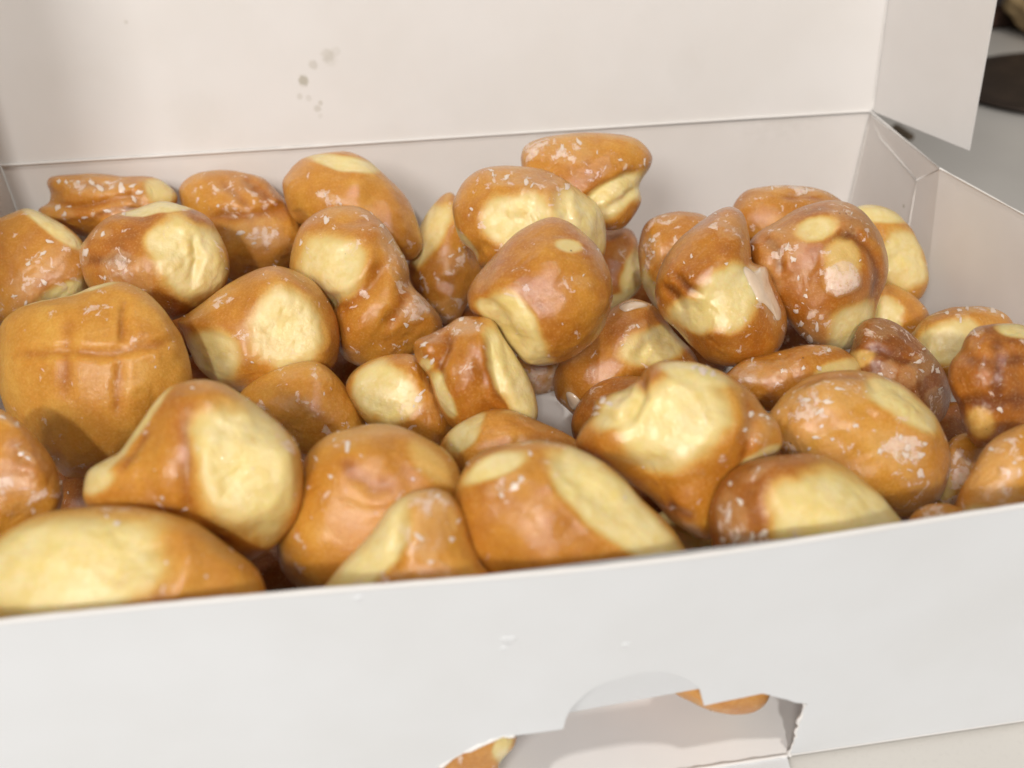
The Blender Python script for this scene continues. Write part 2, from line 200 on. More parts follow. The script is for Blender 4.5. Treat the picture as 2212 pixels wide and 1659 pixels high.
dn('u8', .05, 'low pinkish doughnut hole just above the front wall between two larger right-hand ones',
   [(1950,1150),(1968,1112),(2000,1092),(2045,1088),(2080,1105),(2090,1150),(2060,1190),(2000,1200),(1960,1180)], br=.55, g=.7, glz=[(2020,1110,50,30,0,.7)], crumb=10)
dn('c25', .075, 'big torn doughnut hole with broad glistening yellow face and white crumbs at its left',
   [(1250,958),(1262,925),(1285,895),(1290,868),(1325,850),(1365,835),(1395,800),(1425,783),(1475,782),(1530,793),(1580,815),(1625,850),(1648,885),(1675,908),(1692,945),(1685,975),(1650,1000),(1605,1025),(1570,1060),(1562,1110),(1545,1150),(1520,1162),(1478,1140),(1430,1100),(1380,1055),(1320,1012),(1270,985)], br=.5, th=.85,
   pale=[(1455,915,118,84,-38,1.),(1350,885,60,35,-35,1.),(1500,820,70,26,15,.9),(1640,985,50,15,-28,.9)],
   cre=[([(1392,808),(1395,860),(1360,925)],11,14),([(1600,840),(1625,900),(1610,960),(1590,1030)],12,9),([(1440,1085),(1500,1115)],9,6)], dent=[(1470,905,80,60,-30,6)],
   glz=[(1640,930,40,45,0,.8),(1500,790,60,12,5,.6),(1540,1020,60,40,0,.3)],
   fl=[(1290,880,22),(1302,862,18),(1285,895,16),(1315,872,14),(1520,800,20),(1540,808,16),(1500,793,12),(1622,895,12),(1645,897,9),(1655,985,14)], g=.25, crumb=44)
# ---- front rows
dn('f33', .07, 'large round orange doughnut hole with a central dimple, left of centre above front wall',
   [(600,1190),(618,1120),(640,1060),(655,1005),(680,965),(715,938),(770,922),(820,917),(875,928),(930,955),(975,990),(997,1030),(1000,1080),(985,1140),(940,1200),(860,1260),(760,1300),(680,1295),(620,1250)], br=.4, th=.95,
   dent=[(790,1045,46,26,20,4)], cre=[([(735,990),(770,1030),(812,1052),(865,1042)],17,5)], pale=[(925,1010,60,26,45,.35)],
   glz=[(800,930,110,18,0,.8),(640,1180,60,60,0,.4),(690,980,40,30,0,.3)], fl=[(750,967,20),(682,990,14),(714,1030,10),(722,950,8),(780,985,7),(893,1035,6)], g=.3, crumb=22)
dn('f32', .07, 'orange glazed doughnut hole cut off by the left edge below the cross-stamped one',
   [(-130,1020),(-90,930),(-30,885),(15,893),(60,930),(100,975),(128,1025),(136,1065),(125,1105),(85,1145),(20,1180),(-60,1190),(-120,1120)], br=.5,
   glz=[(10,905,40,14,30,.9),(50,1080,80,60,0,.5),(60,985,30,10,40,.6)], fl=[(45,980,12),(60,990,14),(5,900,14),(38,915,10),(132,1042,7)], g=.45, crumb=18)
dn('f30', .08, 'large wedge-shaped doughnut hole with a tall oval pale patch at lower left',
   [(180,1085),(182,1045),(195,1015),(235,992),(265,975),(300,925),(335,875),(370,840),(410,826),(455,826),(505,845),(560,880),(610,920),(640,960),(652,1010),(654,1060),(645,1110),(615,1160),(580,1195),(545,1212),(500,1205),(430,1180),(350,1160),(270,1150),(205,1130)], br=.45, th=.8,
   pale=[(525,1010,105,135,-10,1.),(295,930,20,125,37,1.),(215,1035,40,30,-30,.8)], cre=[([(420,860),(410,950),(405,1060),(420,1130)],20,14),([(270,1030),(300,975),(330,930)],9,6)], dent=[(530,1010,80,110,-10,7)],
   glz=[(620,950,40,40,45,.7),(450,835,60,14,5,.5),(330,1060,80,50,0,.35)], fl=[(640,945,14),(398,1100,12),(378,1124,8),(415,838,8),(645,960,9)], g=.3, crumb=26)
dn('f37', .075, 'dark-rimmed doughnut hole with a big round yellow face behind the front wall at right',
   [(1532,1115),(1545,1070),(1570,1032),(1605,1005),(1660,988),(1720,985),(1775,992),(1830,1012),(1880,1048),(1920,1088),(1950,1130),(1965,1180),(1940,1240),(1860,1290),(1740,1310),(1620,1290),(1560,1230),(1537,1170)], br=.75, th=.9,
   pale=[(1805,1140,130,112,20,1.)], glz=[(1590,1120,45,60,0,1.),(1610,1175,60,26,-5,1.),(1650,1040,50,14,-30,.6)], fl=[(1600,1085,18),(1575,1110,16),(1625,1160,22),(1650,1155,22),(1590,1165,20),(1560,1165,16),(1718,1155,12),(1635,1175,22)], g=.2, crumb=26)
dn('f35', .078, 'large front doughnut hole with two pale bands and a sugar smear between them',
   [(985,1085),(990,1045),(1005,1012),(1040,980),(1085,962),(1135,955),(1190,958),(1245,972),(1300,1000),(1345,1040),(1385,1085),(1430,1125),(1465,1170),(1485,1215),(1470,1260),(1400,1300),(1280,1330),(1150,1330),(1070,1290),(1025,1220),(1000,1150)], br=.5, th=.85,
   pale=[(1082,1015,72,24,-24,1.),(1325,1105,180,50,40,1.),(1250,1005,50,36,20,.8)], dent=[(1300,1085,110,26,40,5)],
   glz=[(1110,1045,60,20,-28,.9),(1170,965,80,14,5,.7),(1180,1010,30,26,0,.7)], fl=[(1110,1052,20),(1085,1072,16),(1125,1035,16),(1145,980,12),(1010,1000,10),(1350,1075,7)], g=.2, crumb=20)
dn('f34', .07, 'doughnut hole with yellow left flank and pinkish glazed right half at the front wall',
   [(680,1300),(720,1245),(765,1195),(810,1140),(845,1095),(885,1067),(930,1058),(970,1068),(1000,1105),(1018,1160),(1040,1215),(1070,1260),(1070,1320),(980,1380),(840,1390),(730,1370),(690,1340)], br=.35, th=.85,
   pale=[(790,1205,50,145,38,1.)], cre=[([(870,1090),(860,1160),(850,1250)],14,9)], glz=[(935,1100,60,60,0,.9),(920,1170,50,50,0,.8)], fl=[(930,1213,14),(975,1165,14),(905,1160,18),(990,1125,12),(945,1072,12)], g=.5, crumb=28)
dn('f31', .07, 'largest foreground doughnut hole, wide yellow side, at the bottom left corner',
   [(-90,1270),(-50,1205),(0,1160),(60,1130),(130,1108),(200,1097),(270,1096),(340,1105),(400,1128),(450,1155),(500,1190),(540,1225),(560,1270),(563,1320),(530,1380),(440,1440),(300,1480),(140,1490),(0,1470),(-80,1400)], br=.4, th=.8,
   pale=[(150,1230,205,108,-12,1.)], cre=[([(330,1150),(345,1230),(320,1310)],22,8)], glz=[(270,1105,70,14,5,.7),(430,1230,50,50,0,.3),(390,1290,60,40,0,.4)], fl=[(253,1132,13),(360,1215,9),(445,1245,10),(230,1115,9)], g=.3, crumb=14)
# ---- seen through the torn front opening
dn('w1', .026, 'doughnut hole seen from below through the right of the torn front opening',
   [(1440,1440),(1480,1380),(1560,1350),(1640,1370),(1668,1430),(1662,1500),(1630,1538),(1570,1545),(1500,1520),(1450,1490)], br=.5, g=.3)
dn('w2', .026, 'doughnut hole behind the ragged left end of the torn front opening',
   [(900,1660),(940,1600),(1000,1560),(1060,1550),(1110,1575),(1112,1610),(1080,1650),(1060,1720),(980,1780),(910,1740)], br=.45, pale=[(1085,1610,16,50,20,.9)], g=.3)

for _d in DN: _d['gloss']=dict(c12=.6,c27=1.,r23=1.,c28=.8,r15=.7,c25=.5,b4=-.2,f31=-.5,c29=-.3,f37=-.6,r18=-.5,l6=-.7,c26=.4,b10=.4).get(_d['key'],0.)
DEPTH={'u1': 0.3482, 'u2': 0.2839, 'u3': 0.36, 'u5': 0.3368, 'u6': 0.3033, 'u9': 0.3165, 'u10': 0.2506, 'b13': 0.37, 'b11': 0.3371, 'b9': 0.362, 'b1': 0.3597, 'b4': 0.3632, 'b5': 0.3498, 'b10': 0.3152, 'r18': 0.3482, 'r19': 0.3358, 'r16': 0.3381, 'r14': 0.3347, 'b2': 0.3335, 'r20': 0.312, 'r17': 0.3012, 'r15': 0.2872, 'b3': 0.3095, 'm7': 0.3112, 'm8': 0.2959, 'c29': 0.2806, 'c28': 0.2754, 'c26': 0.3102, 'c12': 0.2718, 'c27': 0.2658, 'r22': 0.2867, 'r23': 0.2768, 'l6': 0.2691, 'c41': 0.2904, 'c36': 0.255, 'u4': 0.2365, 'u7': 0.2611, 'r21': 0.2533, 'r24': 0.2449, 'r38': 0.2294, 'u8': 0.2219, 'c25': 0.2261, 'f33': 0.2225, 'f32': 0.226, 'f30': 0.2121, 'f37': 0.2146, 'f35': 0.2078, 'f34': 0.1987, 'f31': 0.1955, 'w1': 0.2329, 'w2': 0.2269, 'z0': 0.2368, 'z1': 0.2412, 'z3': 0.2525, 'z4': 0.2586, 'z5': 0.2654, 'z6': 0.272, 'z7': 0.2702, 'z9': 0.2793, 'z10': 0.2871, 'z11': 0.296, 'z12': 0.2983, 'z13': 0.3009, 'z15': 0.3125, 'z18': 0.3346, 'z19': 0.3385, 'z21': 0.3521, 'z22': 0.3606, 'z23': 0.3618, 'z24': 0.3712, 'z25': 0.3771, 'z26': 0.3833, 'z27': 0.3882, 'z28': 0.3904, 'z29': 0.4012, 'z30': 0.4017, 'z31': 0.4117, 'z32': 0.4189, 'z33': 0.4178, 'z34': 0.425, 'z35': 0.4293}
TABLE=(.66,.64,.60,1.); FOCUS=.285; APER=3.5
WCOL=(1.,.94,.90,1.); WSTR=.13; EXPO=0.
LAMPS=[('front_lamp',(-.75,-1.40,1.25),(.19,.1,.05),(.55,.55),20.,(1.,.955,.91)),
       ('highlight_lamp',(-.10,-1.55,1.30),(.19,.1,.05),(.11,.11),16.5,(1.,.955,.91)),  # small lamp added for bright highlight cores on the glaze
       ('low_fill',(-.45,-.90,.20),(.10,.0,.03),(.30,.30),.9,(.90,.95,1.)),  # fill added to brighten the front wall and the floor in the slot
       ('ceiling_lamp',(.25,-.30,1.3),(.19,.1,.05),(.06,),5.0,(1.,.94,.87))]
import bpy, bmesh, math, random
from mathutils import Vector, geometry
rng=np.random.default_rng(7); random.seed(7)
scene=bpy.context.scene; COL=scene.collection
# ------------------------------------------------------------------ materials
def newmat(name):
    m=bpy.data.materials.new(name); m.use_nodes=True; nt=m.node_tree; nt.nodes.clear()
    return m,nt
class NB:
    def __init__(s,nt): s.nt=nt
    def n(s,t,**k):
        o=s.nt.nodes.new(t)
        for a,b in k.items(): setattr(o,a,b)
        return o
    def put(s,sock,v):
        if hasattr(v,'is_output'): s.nt.links.new(v,sock)
        else: sock.default_value=v
    def math(s,op,a,b=0.,c=None,clamp=False):
        o=s.n('ShaderNodeMath',operation=op,use_clamp=clamp); s.put(o.inputs[0],a); s.put(o.inputs[1],b)
        if c is not None: s.put(o.inputs[2],c)
        return o.outputs[0]
    def ss(s,v,lo,hi,a=0.,b=1.):
        o=s.n('ShaderNodeMapRange',interpolation_type='SMOOTHSTEP'); s.put(o.inputs[0],v); s.put(o.inputs[1],lo); s.put(o.inputs[2],hi); s.put(o.inputs[3],a); s.put(o.inputs[4],b); return o.outputs[0]
    def mix(s,f,a,b):
        o=s.n('ShaderNodeMix',data_type='RGBA'); s.put(o.inputs[0],f); s.put(o.inputs[6],a); s.put(o.inputs[7],b); return o.outputs[2]
    def noise(s,vec,sc,det=3.,rough=.55,dist=0.):
        o=s.n('ShaderNodeTexNoise'); s.put(o.inputs['Vector'],vec); o.inputs['Scale'].default_value=sc; o.inputs['Detail'].default_value=det; o.inputs['Roughness'].default_value=rough; o.inputs['Distortion'].default_value=dist; return o.outputs[0]
    def attr(s,name): return s.n('ShaderNodeAttribute',attribute_name=name).outputs['Fac']
def rgb(r,g,b): return (r,g,b,1.)
def dough_material():
    m,nt=newmat('glazed_dough'); B=NB(nt)
    geo=B.n('ShaderNodeNewGeometry').outputs['Position']
    n1=B.noise(geo,70,3); n2=B.noise(geo,230,4,.6); n3=B.noise(geo,800,4,.6); n4=B.noise(geo,2200,2,.6)
    pale=B.attr('pale'); glz=B.attr('glaze'); br=B.attr('browning'); rim=B.attr('rim'); gl=B.attr('gloss')
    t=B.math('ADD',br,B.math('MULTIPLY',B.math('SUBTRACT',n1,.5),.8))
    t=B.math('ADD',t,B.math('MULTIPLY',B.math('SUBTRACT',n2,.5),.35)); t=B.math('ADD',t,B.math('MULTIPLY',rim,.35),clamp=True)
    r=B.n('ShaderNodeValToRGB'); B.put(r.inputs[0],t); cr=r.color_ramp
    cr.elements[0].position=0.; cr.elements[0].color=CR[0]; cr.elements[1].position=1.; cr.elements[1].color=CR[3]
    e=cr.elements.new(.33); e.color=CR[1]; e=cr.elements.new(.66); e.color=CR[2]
    p=B.math('ADD',pale,B.math('MULTIPLY',B.math('SUBTRACT',n2,.5),.16)); p=B.math('ADD',p,B.math('MULTIPLY',B.math('SUBTRACT',n3,.5),.10))
    edge=B.mix(B.ss(p,.0,.38),r.outputs[0],GOLD); edge=B.mix(B.ss(p,.25,.62),edge,PALE_EDGE)
    pc=B.mix(B.ss(n2,.35,.68),PALE_A,PALE_B)
    pc=B.mix(B.ss(n1,.45,.75,0.,.5),pc,PALE_C)
    col=B.mix(B.ss(p,.48,.95),edge,pc)
    ng=B.noise(geo,1250,3,.65); col=B.mix(B.math('MULTIPLY',B.math('MULTIPLY',B.ss(ng,.48,.72),B.ss(p,.6,.2)),.20),col,rgb(.27,.095,.010)); col=B.mix(B.math('MULTIPLY',B.ss(ng,.50,.32),.16),col,rgb(.80,.58,.26))
    # thin dried glaze film and cracked white chips
    gm=B.math('ADD',glz,B.math('MULTIPLY',B.math('SUBTRACT',n2,.5),1.2)); gm=B.math('ADD',gm,B.math('MULTIPLY',B.math('SUBTRACT',n1,.5),.7))
    film=B.ss(gm,.34,.72); thick=B.ss(gm,.85,1.15)
    col=B.mix(B.math('MULTIPLY',film,B.math('MULTIPLY_ADD',n3,.3,.12)),col,GLZ)
    col=B.mix(B.math('MULTIPLY',thick,.38),col,GLZ2)
    v=B.n('ShaderNodeTexVoronoi'); v.inputs['Scale'].default_value=520.; 
    wv=B.n('ShaderNodeVectorMath',operation='ADD'); B.put(wv.inputs[0],geo)
    nv=B.n('ShaderNodeTexNoise'); B.put(nv.inputs['Vector'],geo); nv.inputs['Scale'].default_value=420.
    sc=B.n('ShaderNodeVectorMath',operation='SCALE'); B.put(sc.inputs[0],nv.outputs['Color']); sc.inputs['Scale'].default_value=.0022
    B.put(wv.inputs[1],sc.outputs[0]); B.put(v.inputs['Vector'],wv.outputs[0])
    sep=B.n('ShaderNodeSeparateColor'); B.put(sep.inputs[0],v.outputs['Color'])
    chip=B.math('MULTIPLY',B.ss(B.math('ADD',sep.outputs[0],B.math('MULTIPLY',gm,.34)),1.24,1.27),B.ss(v.outputs['Distance'],.62,.5))
    chip=B.math('MULTIPLY',chip,B.ss(p,.75,.45,.3,1.))
    # ragged islands of dried glaze with crisp torn edges
    rn=B.noise(geo,230,7,.66,.8); rn2=B.noise(geo,120,2)
    ra=B.math('ADD',B.math('MULTIPLY_ADD',gm,.165,rn),B.math('MULTIPLY',B.math('SUBTRACT',rn2,.5),.45))
    rag=B.ss(ra,.70,.72); rag=B.math('MULTIPLY',rag,B.ss(p,.8,.5,.35,1.)); rag=B.math('MULTIPLY',rag,B.ss(n3,.3,.6,.35,.75))
    col=B.mix(rag,col,RAG)
    col=B.mix(B.math('MULTIPLY',chip,.3),col,CHIP)
    # tiny dark specks of fried crumbs
    v2=B.n('ShaderNodeTexVoronoi'); v2.inputs['Scale'].default_value=190.; B.put(v2.inputs['Vector'],geo)
    s2=B.n('ShaderNodeSeparateColor'); B.put(s2.inputs[0],v2.outputs['Color'])
    speck=B.math('MULTIPLY',B.ss(v2.outputs['Distance'],.075,.05),B.ss(s2.outputs[1],.93,.95)); col=B.mix(B.math('MULTIPLY',speck,.8),col,rgb(.09,.03,.012))
    h=B.math('MULTIPLY',n3,.26); h=B.math('ADD',h,B.math('MULTIPLY',n4,.22)); h=B.math('ADD',h,B.math('MULTIPLY',n2,B.ss(p,.2,.8,.32,.12))); 
    h=B.math('ADD',h,B.math('MULTIPLY',chip,.35)); h=B.math('ADD',h,B.math('MULTIPLY',film,.15)); h=B.math('ADD',h,B.math('MULTIPLY',rag,.3)); hc=B.math('ADD',h,B.math('MULTIPLY',ng,.75))
    bp=B.n('ShaderNodeBump'); bp.inputs['Strength'].default_value=.6; bp.inputs['Distance'].default_value=.0008; B.put(bp.inputs['Height'],h)
    bs=B.n('ShaderNodeBsdfPrincipled'); B.put(bs.inputs['Base Color'],col); B.put(bs.inputs['Normal'],bp.outputs[0])
    rf=B.ss(n3,.3,.7,.42,.6); rf=B.math('ADD',rf,B.math('MULTIPLY',chip,.2)); rf=B.math('SUBTRACT',rf,B.math('MULTIPLY',gl,.14)); B.put(bs.inputs['Roughness'],rf)
    bs.inputs['IOR'].default_value=1.45
    bs.inputs['Subsurface Weight'].default_value=.5; bs.inputs['Subsurface Radius'].default_value=(1.,.45,.16); bs.inputs['Subsurface Scale'].default_value=.0035
    B.put(bs.inputs['Coat Weight'],B.math('MULTIPLY_ADD',gl,.3,.68,clamp=True)); B.put(bs.inputs['Coat Roughness'],B.ss(n2,.35,.65,.03,.12)); 
    bp2=B.n('ShaderNodeBump'); bp2.inputs['Strength'].default_value=.33; bp2.inputs['Distance'].default_value=.0008; B.put(bp2.inputs['Height'],hc); B.put(bs.inputs['Coat Normal'],bp2.outputs[0])
    o=B.n('ShaderNodeOutputMaterial'); nt.links.new(bs.outputs[0],o.inputs[0]); return m
CR=[rgb(.70,.385,.070),rgb(.59,.262,.028),rgb(.43,.145,.011),rgb(.20,.052,.005)]
GOLD=rgb(.66,.38,.085); PALE_EDGE=rgb(.70,.52,.19); PALE_A=rgb(.82,.685,.35); PALE_B=rgb(.76,.60,.235); PALE_C=rgb(.82,.645,.19)
GLZ=rgb(.74,.47,.21); GLZ2=rgb(.82,.66,.54); CHIP=rgb(.84,.69,.58); RAG=rgb(.83,.65,.53)
def glaze_material(name,col,rough,coat,trans=.25):
    m,nt=newmat(name); B=NB(nt); geo=B.n('ShaderNodeNewGeometry').outputs['Position']
    n=B.noise(geo,900,3); bs=B.n('ShaderNodeBsdfPrincipled')
    B.put(bs.inputs['Base Color'],B.mix(n,col,(col[0]*.93,col[1]*.88,col[2]*.84,1)))
    bs.inputs['Roughness'].default_value=rough; bs.inputs['Coat Weight'].default_value=coat; bs.inputs['Coat Roughness'].default_value=.08
    bs.inputs['Subsurface Weight'].default_value=.4; bs.inputs['Subsurface Radius'].default_value=(1,.8,.6); bs.inputs['Subsurface Scale'].default_value=.002
    bs.inputs['Transmission Weight'].default_value=trans
    bp=B.n('ShaderNodeBump'); bp.inputs['Strength'].default_value=.3; bp.inputs['Distance'].default_value=.0004; B.put(bp.inputs['Height'],n); B.put(bs.inputs['Normal'],bp.outputs[0])
    o=B.n('ShaderNodeOutputMaterial'); nt.links.new(bs.outputs[0],o.inputs[0]); return m
def board_material(name,col,rough=.55,stain=None,grain=.08,sss=0.):
    m,nt=newmat(name); B=NB(nt); geo=B.n('ShaderNodeNewGeometry').outputs['Position']
    n=B.noise(geo,1500,3,.7); n2=B.noise(geo,22,3); c=B.mix(B.ss(n2,.3,.7),col,(col[0]*.965,col[1]*.96,col[2]*.95,1))
    if stain:
        for (P,r,k) in stain:
            d=B.n('ShaderNodeVectorMath',operation='DISTANCE'); B.put(d.inputs[0],geo); d.inputs[1].default_value=P
            dd=B.math('ADD',d.outputs['Value'],B.math('MULTIPLY',B.math('SUBTRACT',B.noise(geo,350,3),.5),r*1.0))
            c=B.mix(B.math('MULTIPLY',B.ss(dd,r*1.15,r*.45),k),c,rgb(.40,.37,.29))
    bs=B.n('ShaderNodeBsdfPrincipled'); B.put(bs.inputs['Base Color'],c); bs.inputs['Roughness'].default_value=rough; bs.inputs['Specular IOR Level'].default_value=.35
    bp=B.n('ShaderNodeBump'); bp.inputs['Strength'].default_value=grain; bp.inputs['Distance'].default_value=.0002; B.put(bp.inputs['Height'],n)
    bp2=B.n('ShaderNodeBump'); bp2.inputs['Strength'].default_value=.35; bp2.inputs['Distance'].default_value=.0012; B.put(bp2.inputs['Height'],B.noise(geo,28,2)); nt.links.new(bp.outputs[0],bp2.inputs['Normal'])
    B.put(bs.inputs['Normal'],bp2.outputs[0])
    o=B.n('ShaderNodeOutputMaterial'); nt.links.new(bs.outputs[0],o.inputs[0]); return m
# ------------------------------------------------------------------ helpers
def mesh_obj(name,verts,faces,mat,parent=None,smooth=True,attrs=None,org=None):
    org=np.array(org if org is not None else (0,0,0),float)
    me=bpy.data.meshes.new(name); V=np.asarray(verts,float)-org
    if isinstance(faces,np.ndarray):
        k=faces.shape[1]; me.vertices.add(len(V)); me.vertices.foreach_set('co',V.ravel()); me.loops.add(faces.size); me.loops.foreach_set('vertex_index',faces.ravel().astype(np.int32))
        me.polygons.add(len(faces)); me.polygons.foreach_set('loop_start',(np.arange(len(faces))*k).astype(np.int32)); me.update(calc_edges=True)
    else: me.from_pydata([tuple(v) for v in V],[],[tuple(f) for f in faces]); me.update()
    me.validate()
    if smooth: me.polygons.foreach_set('use_smooth',np.ones(len(me.polygons),bool))
    for k,a in (attrs or {}).items():
        at=me.attributes.new(k,'FLOAT','POINT'); at.data.foreach_set('value',np.asarray(a,np.float32))
    me.materials.append(mat); o=bpy.data.objects.new(name,me); COL.objects.link(o)
    if parent is not None: o.parent=parent; o.location=Vector(org)-parent.location
    else: o.location=org
    return o
def tag(o,label=None,cat=None,group=None,kind=None):
    if label:o['label']=label
    if cat:o['category']=cat
    if group:o['group']=group
    if kind:o['kind']=kind
    return o
def smst(x,a,b):
    t=np.clip((x-a)/(b-a),0,1); return t*t*(3-2*t)
def waves(P,lam,n,seed):
    r=np.random.default_rng(seed); out=np.zeros(len(P))
    for i in range(n):
        k=r.normal(size=3); k/=np.linalg.norm(k); out+=np.sin(P@k*2*np.pi/(lam*r.uniform(.7,1.4))+r.uniform(0,6.28))
    return out/np.sqrt(n/2)
def icosphere(s):
    bm=bmesh.new(); bmesh.ops.create_icosphere(bm,subdivisions=s,radius=1.); bm.verts.ensure_lookup_table()
    V=np.array([v.co[:] for v in bm.verts]); F=np.array([[v.index for v in f.verts] for f in bm.faces]); bm.free(); return V,F
ICO={7:icosphere(7),6:icosphere(6)}
V7=ICO[7]
def segd(U,pts):
    P=np.array(pts,float); P=P if len(P)<3 else np.array([p for i in range(len(P)-1) for p in [P[i]]]+[P[-1]])
    d=np.full(len(U),1e9); tt=np.zeros(len(U)); n=len(P)-1
    for i in range(n):
        a,b=P[i],P[i+1]; ab=b-a; t=np.clip(((U-a)@ab)/(ab@ab),0,1); q=np.hypot(*(U-(a+t[:,None]*ab)).T); m=q<d; d[m]=q[m]; tt[m]=((i+t)/n)[m]
    return d,tt
def ell(U,e):
    cx,cy,rx,ry,an=e[:5]; a=math.radians(an); dx=U[:,0]-cx; dy=U[:,1]-cy
    p=dx*math.cos(a)+dy*math.sin(a); q=-dx*math.sin(a)+dy*math.cos(a); return np.sqrt((p/rx)**2+(q/ry)**2)
KG=(np.arange(720)+.5)/720*2*np.pi-np.pi
def wall_y(x,z): # the front wall bows outwards
    return (.0015-.0045*np.exp(-((x-.205)/.075)**2))*np.clip(z/BH,0,1)
def build_dough(i,d,mat):
    c,R,A=radial(d['pts']); req=math.sqrt(A/math.pi)
    dep=DEPTH[d['key']]; s=dep/FPX; rc=ray(*c); C=C0+rc*dep; rn=rc/np.linalg.norm(rc)
    V,F=ICO[7] if req>78 else ICO[6]
    a,b,w=V.T; phi=np.arctan2(b,a); sr=np.hypot(a,b)
    Rf=np.fft.rfft(R); Rf2=Rf.copy(); Rf2[5:]=0; R0=np.fft.irfft(Rf2,720)
    per=lambda q: np.interp(phi,np.concatenate([KG-2*np.pi,KG,KG+2*np.pi]),np.concatenate([q,q,q]))
    k=smst(sr,.35,.97); Rb=per(R0)*(1-k)+per(R)*k
    T=d['th']*req
    X=Rb*sr*np.cos(phi); Y=Rb*sr*np.sin(phi)
    Wd=T*np.sign(w)*np.abs(w)**.92
    P=np.stack([X,Y,Wd],1)
    seed=100+i*7
    lump=waves(P,req*1.5,6,seed)*.03+waves(P,req*.7,10,seed+1)*.013+waves(P+8*np.stack([waves(P,req*.4,5,seed+4)]*3,1),req*.26,14,seed+2)*.0025
    U=np.stack([c[0]+X,c[1]-Y],1); fr=smst(w,-.25,.15)
    wob=waves(P,req*.6,12,seed+3)*.07+waves(P,req*.2,14,seed+5)*.016
    pale=np.zeros(len(P)); disp=np.zeros(len(P)); rim=np.zeros(len(P)); wr=waves(P,req*.16,20,seed+9)+.7*waves(P,req*.07,20,seed+10)
    for e in d['pale']:
        q=ell(U,e)+wob; st=e[5]; v=smst(q,1.36,.62)*st*fr; pale=np.maximum(pale,v)
        m=min(e[2],e[3]); disp+=(smst(q,1.2,.45)*m*.10-.035*m*np.exp(-((q-1.28)/.16)**2))*fr*st
    # undersides carry the same pale fermentation ring, unseen from the photograph's side
    bv=np.array([np.cos(seed),np.sin(seed),-1.2]); bv/=np.linalg.norm(bv); pale=np.maximum(pale,smst(V@bv+wob*.4,.78,.9)*.9)
    disp+=pale*wr*req*.0013
    for e in d['dent']: disp+=smst(ell(U,e)+wob*.6,1.1,.0)*e[5]*1.2*fr
    for (pts,wd,dp) in d['cre']:
        q,tt=segd(U,pts); q=q*(1+.10*waves(P,req*.4,6,seed+8)); en=smst(np.minimum(tt,1-tt),-.02,.22)
        disp+=(np.exp(-(q/(wd*1.15))**2)*dp*.95-np.exp(-((q-wd*2.1)/(wd*1.1))**2)*dp*.28*(dp>0))*fr*en
        rim=np.maximum(rim,np.exp(-(q/(wd*.9))**2)*.8*fr*en*(dp>0))  # crease shade put into the colour: browns the groove lines
    gz=np.full(len(P),d['g']*.62)
    for e in d['glz']: 
        q=smst(ell(U,e)+wob*1.5,1.3,.55)*e[5]*fr; gz=np.maximum(gz,d['g']*.5+q*.75); disp-=q*1.3
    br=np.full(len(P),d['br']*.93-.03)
    # darker fried band along the edge of each pale patch, as frying leaves it
    for e in d['pale']:
        q=ell(U,e)+wob; br+=.05*np.exp(-((q-1.7)/.3)**2)*fr
    rad=np.linalg.norm(P,axis=1,keepdims=True); Pn=P/rad
    P=P+Pn*(lump*req)[:,None]*(1-.55*smst(sr,.8,1.))[:,None]
    # grooves and hollows are pressed in against the view side, fading at the outline
    nd=Pn*.55+np.array([0,0,.45]); P=P-nd*(disp*1.0)[:,None]
    W3=C+s*(P[:,:1]*M[:,0]+P[:,1:2]*M[:,1])-s*P[:,2:3]*rn
    # resting against board and floor flattens them slightly
    yf=wall_y(W3[:,0],W3[:,2])+.0022; q=W3[:,1]-yf; W3[:,1]=yf+np.where(q<.004,.004*np.exp(np.minimum(q-.004,0)/.004),q)
    q=BD-.0022-W3[:,1]; W3[:,1]=BD-.0022-np.where(q<.004,.004*np.exp(np.minimum(q-.004,0)/.004),q)
    q=BW-.004-W3[:,0]; W3[:,0]=BW-.004-np.where(q<.004,.004*np.exp(np.minimum(q-.004,0)/.004),q)
    q=W3[:,0]-.003; W3[:,0]=.003+np.where(q<.004,.004*np.exp(np.minimum(q-.004,0)/.004),q)
    q=W3[:,2]-.0012; W3[:,2]=.0012+np.where(q<.003,.003*np.exp(np.minimum(q-.003,0)/.003),q)
    base=np.array([W3[:,0].mean(),W3[:,1].mean(),W3[:,2].min()])
    o=mesh_obj('doughnut_hole',W3,F,mat,None,True,dict(pale=pale,glaze=gz,browning=br,rim=rim,gloss=np.full(len(P),d.get('gloss',0.)) ),base)
    tag(o,d['label'],'doughnut hole',GROUP)
    # projected positions for laying flakes on the skin
    Q=(W3-C0)@M; px=np.stack([1106+FPX*Q[:,0]/-Q[:,2],829.5-FPX*Q[:,1]/-Q[:,2]],1)
    return o,dict(W=W3,px=px,w=w,F=F,C=C,s=s,req=req,dep=-Q[:,2],gz=gz,pale=pale,c=c,R=R)
GROUP='glazed doughnut holes piled in the box'
def surf(info,pts):
    """skin points and outward normals under image points (nearest front-side vertices, inverse-distance blended)"""
    W,px=info['W'],info['px']; idx=np.where(info['w']>-.05)[0]; out=[];nor=[]
    for p in np.atleast_2d(pts):
        d2=((px[idx]-p)**2).sum(1); kk=np.argpartition(d2,6)[:6]; ww=1/(d2[kk]+.05); ww/=ww.sum(); out.append((W[idx[kk]]*ww[:,None]).sum(0))
        k2=np.argpartition(d2,40)[:40]; L=W[idx[k2]]; cc=L.mean(0); u,s_,vt=np.linalg.svd(L-cc); n=vt[2]; n=n if n@(C0-cc)>0 else -n; nor.append(n)
    return np.array(out),np.array(nor)
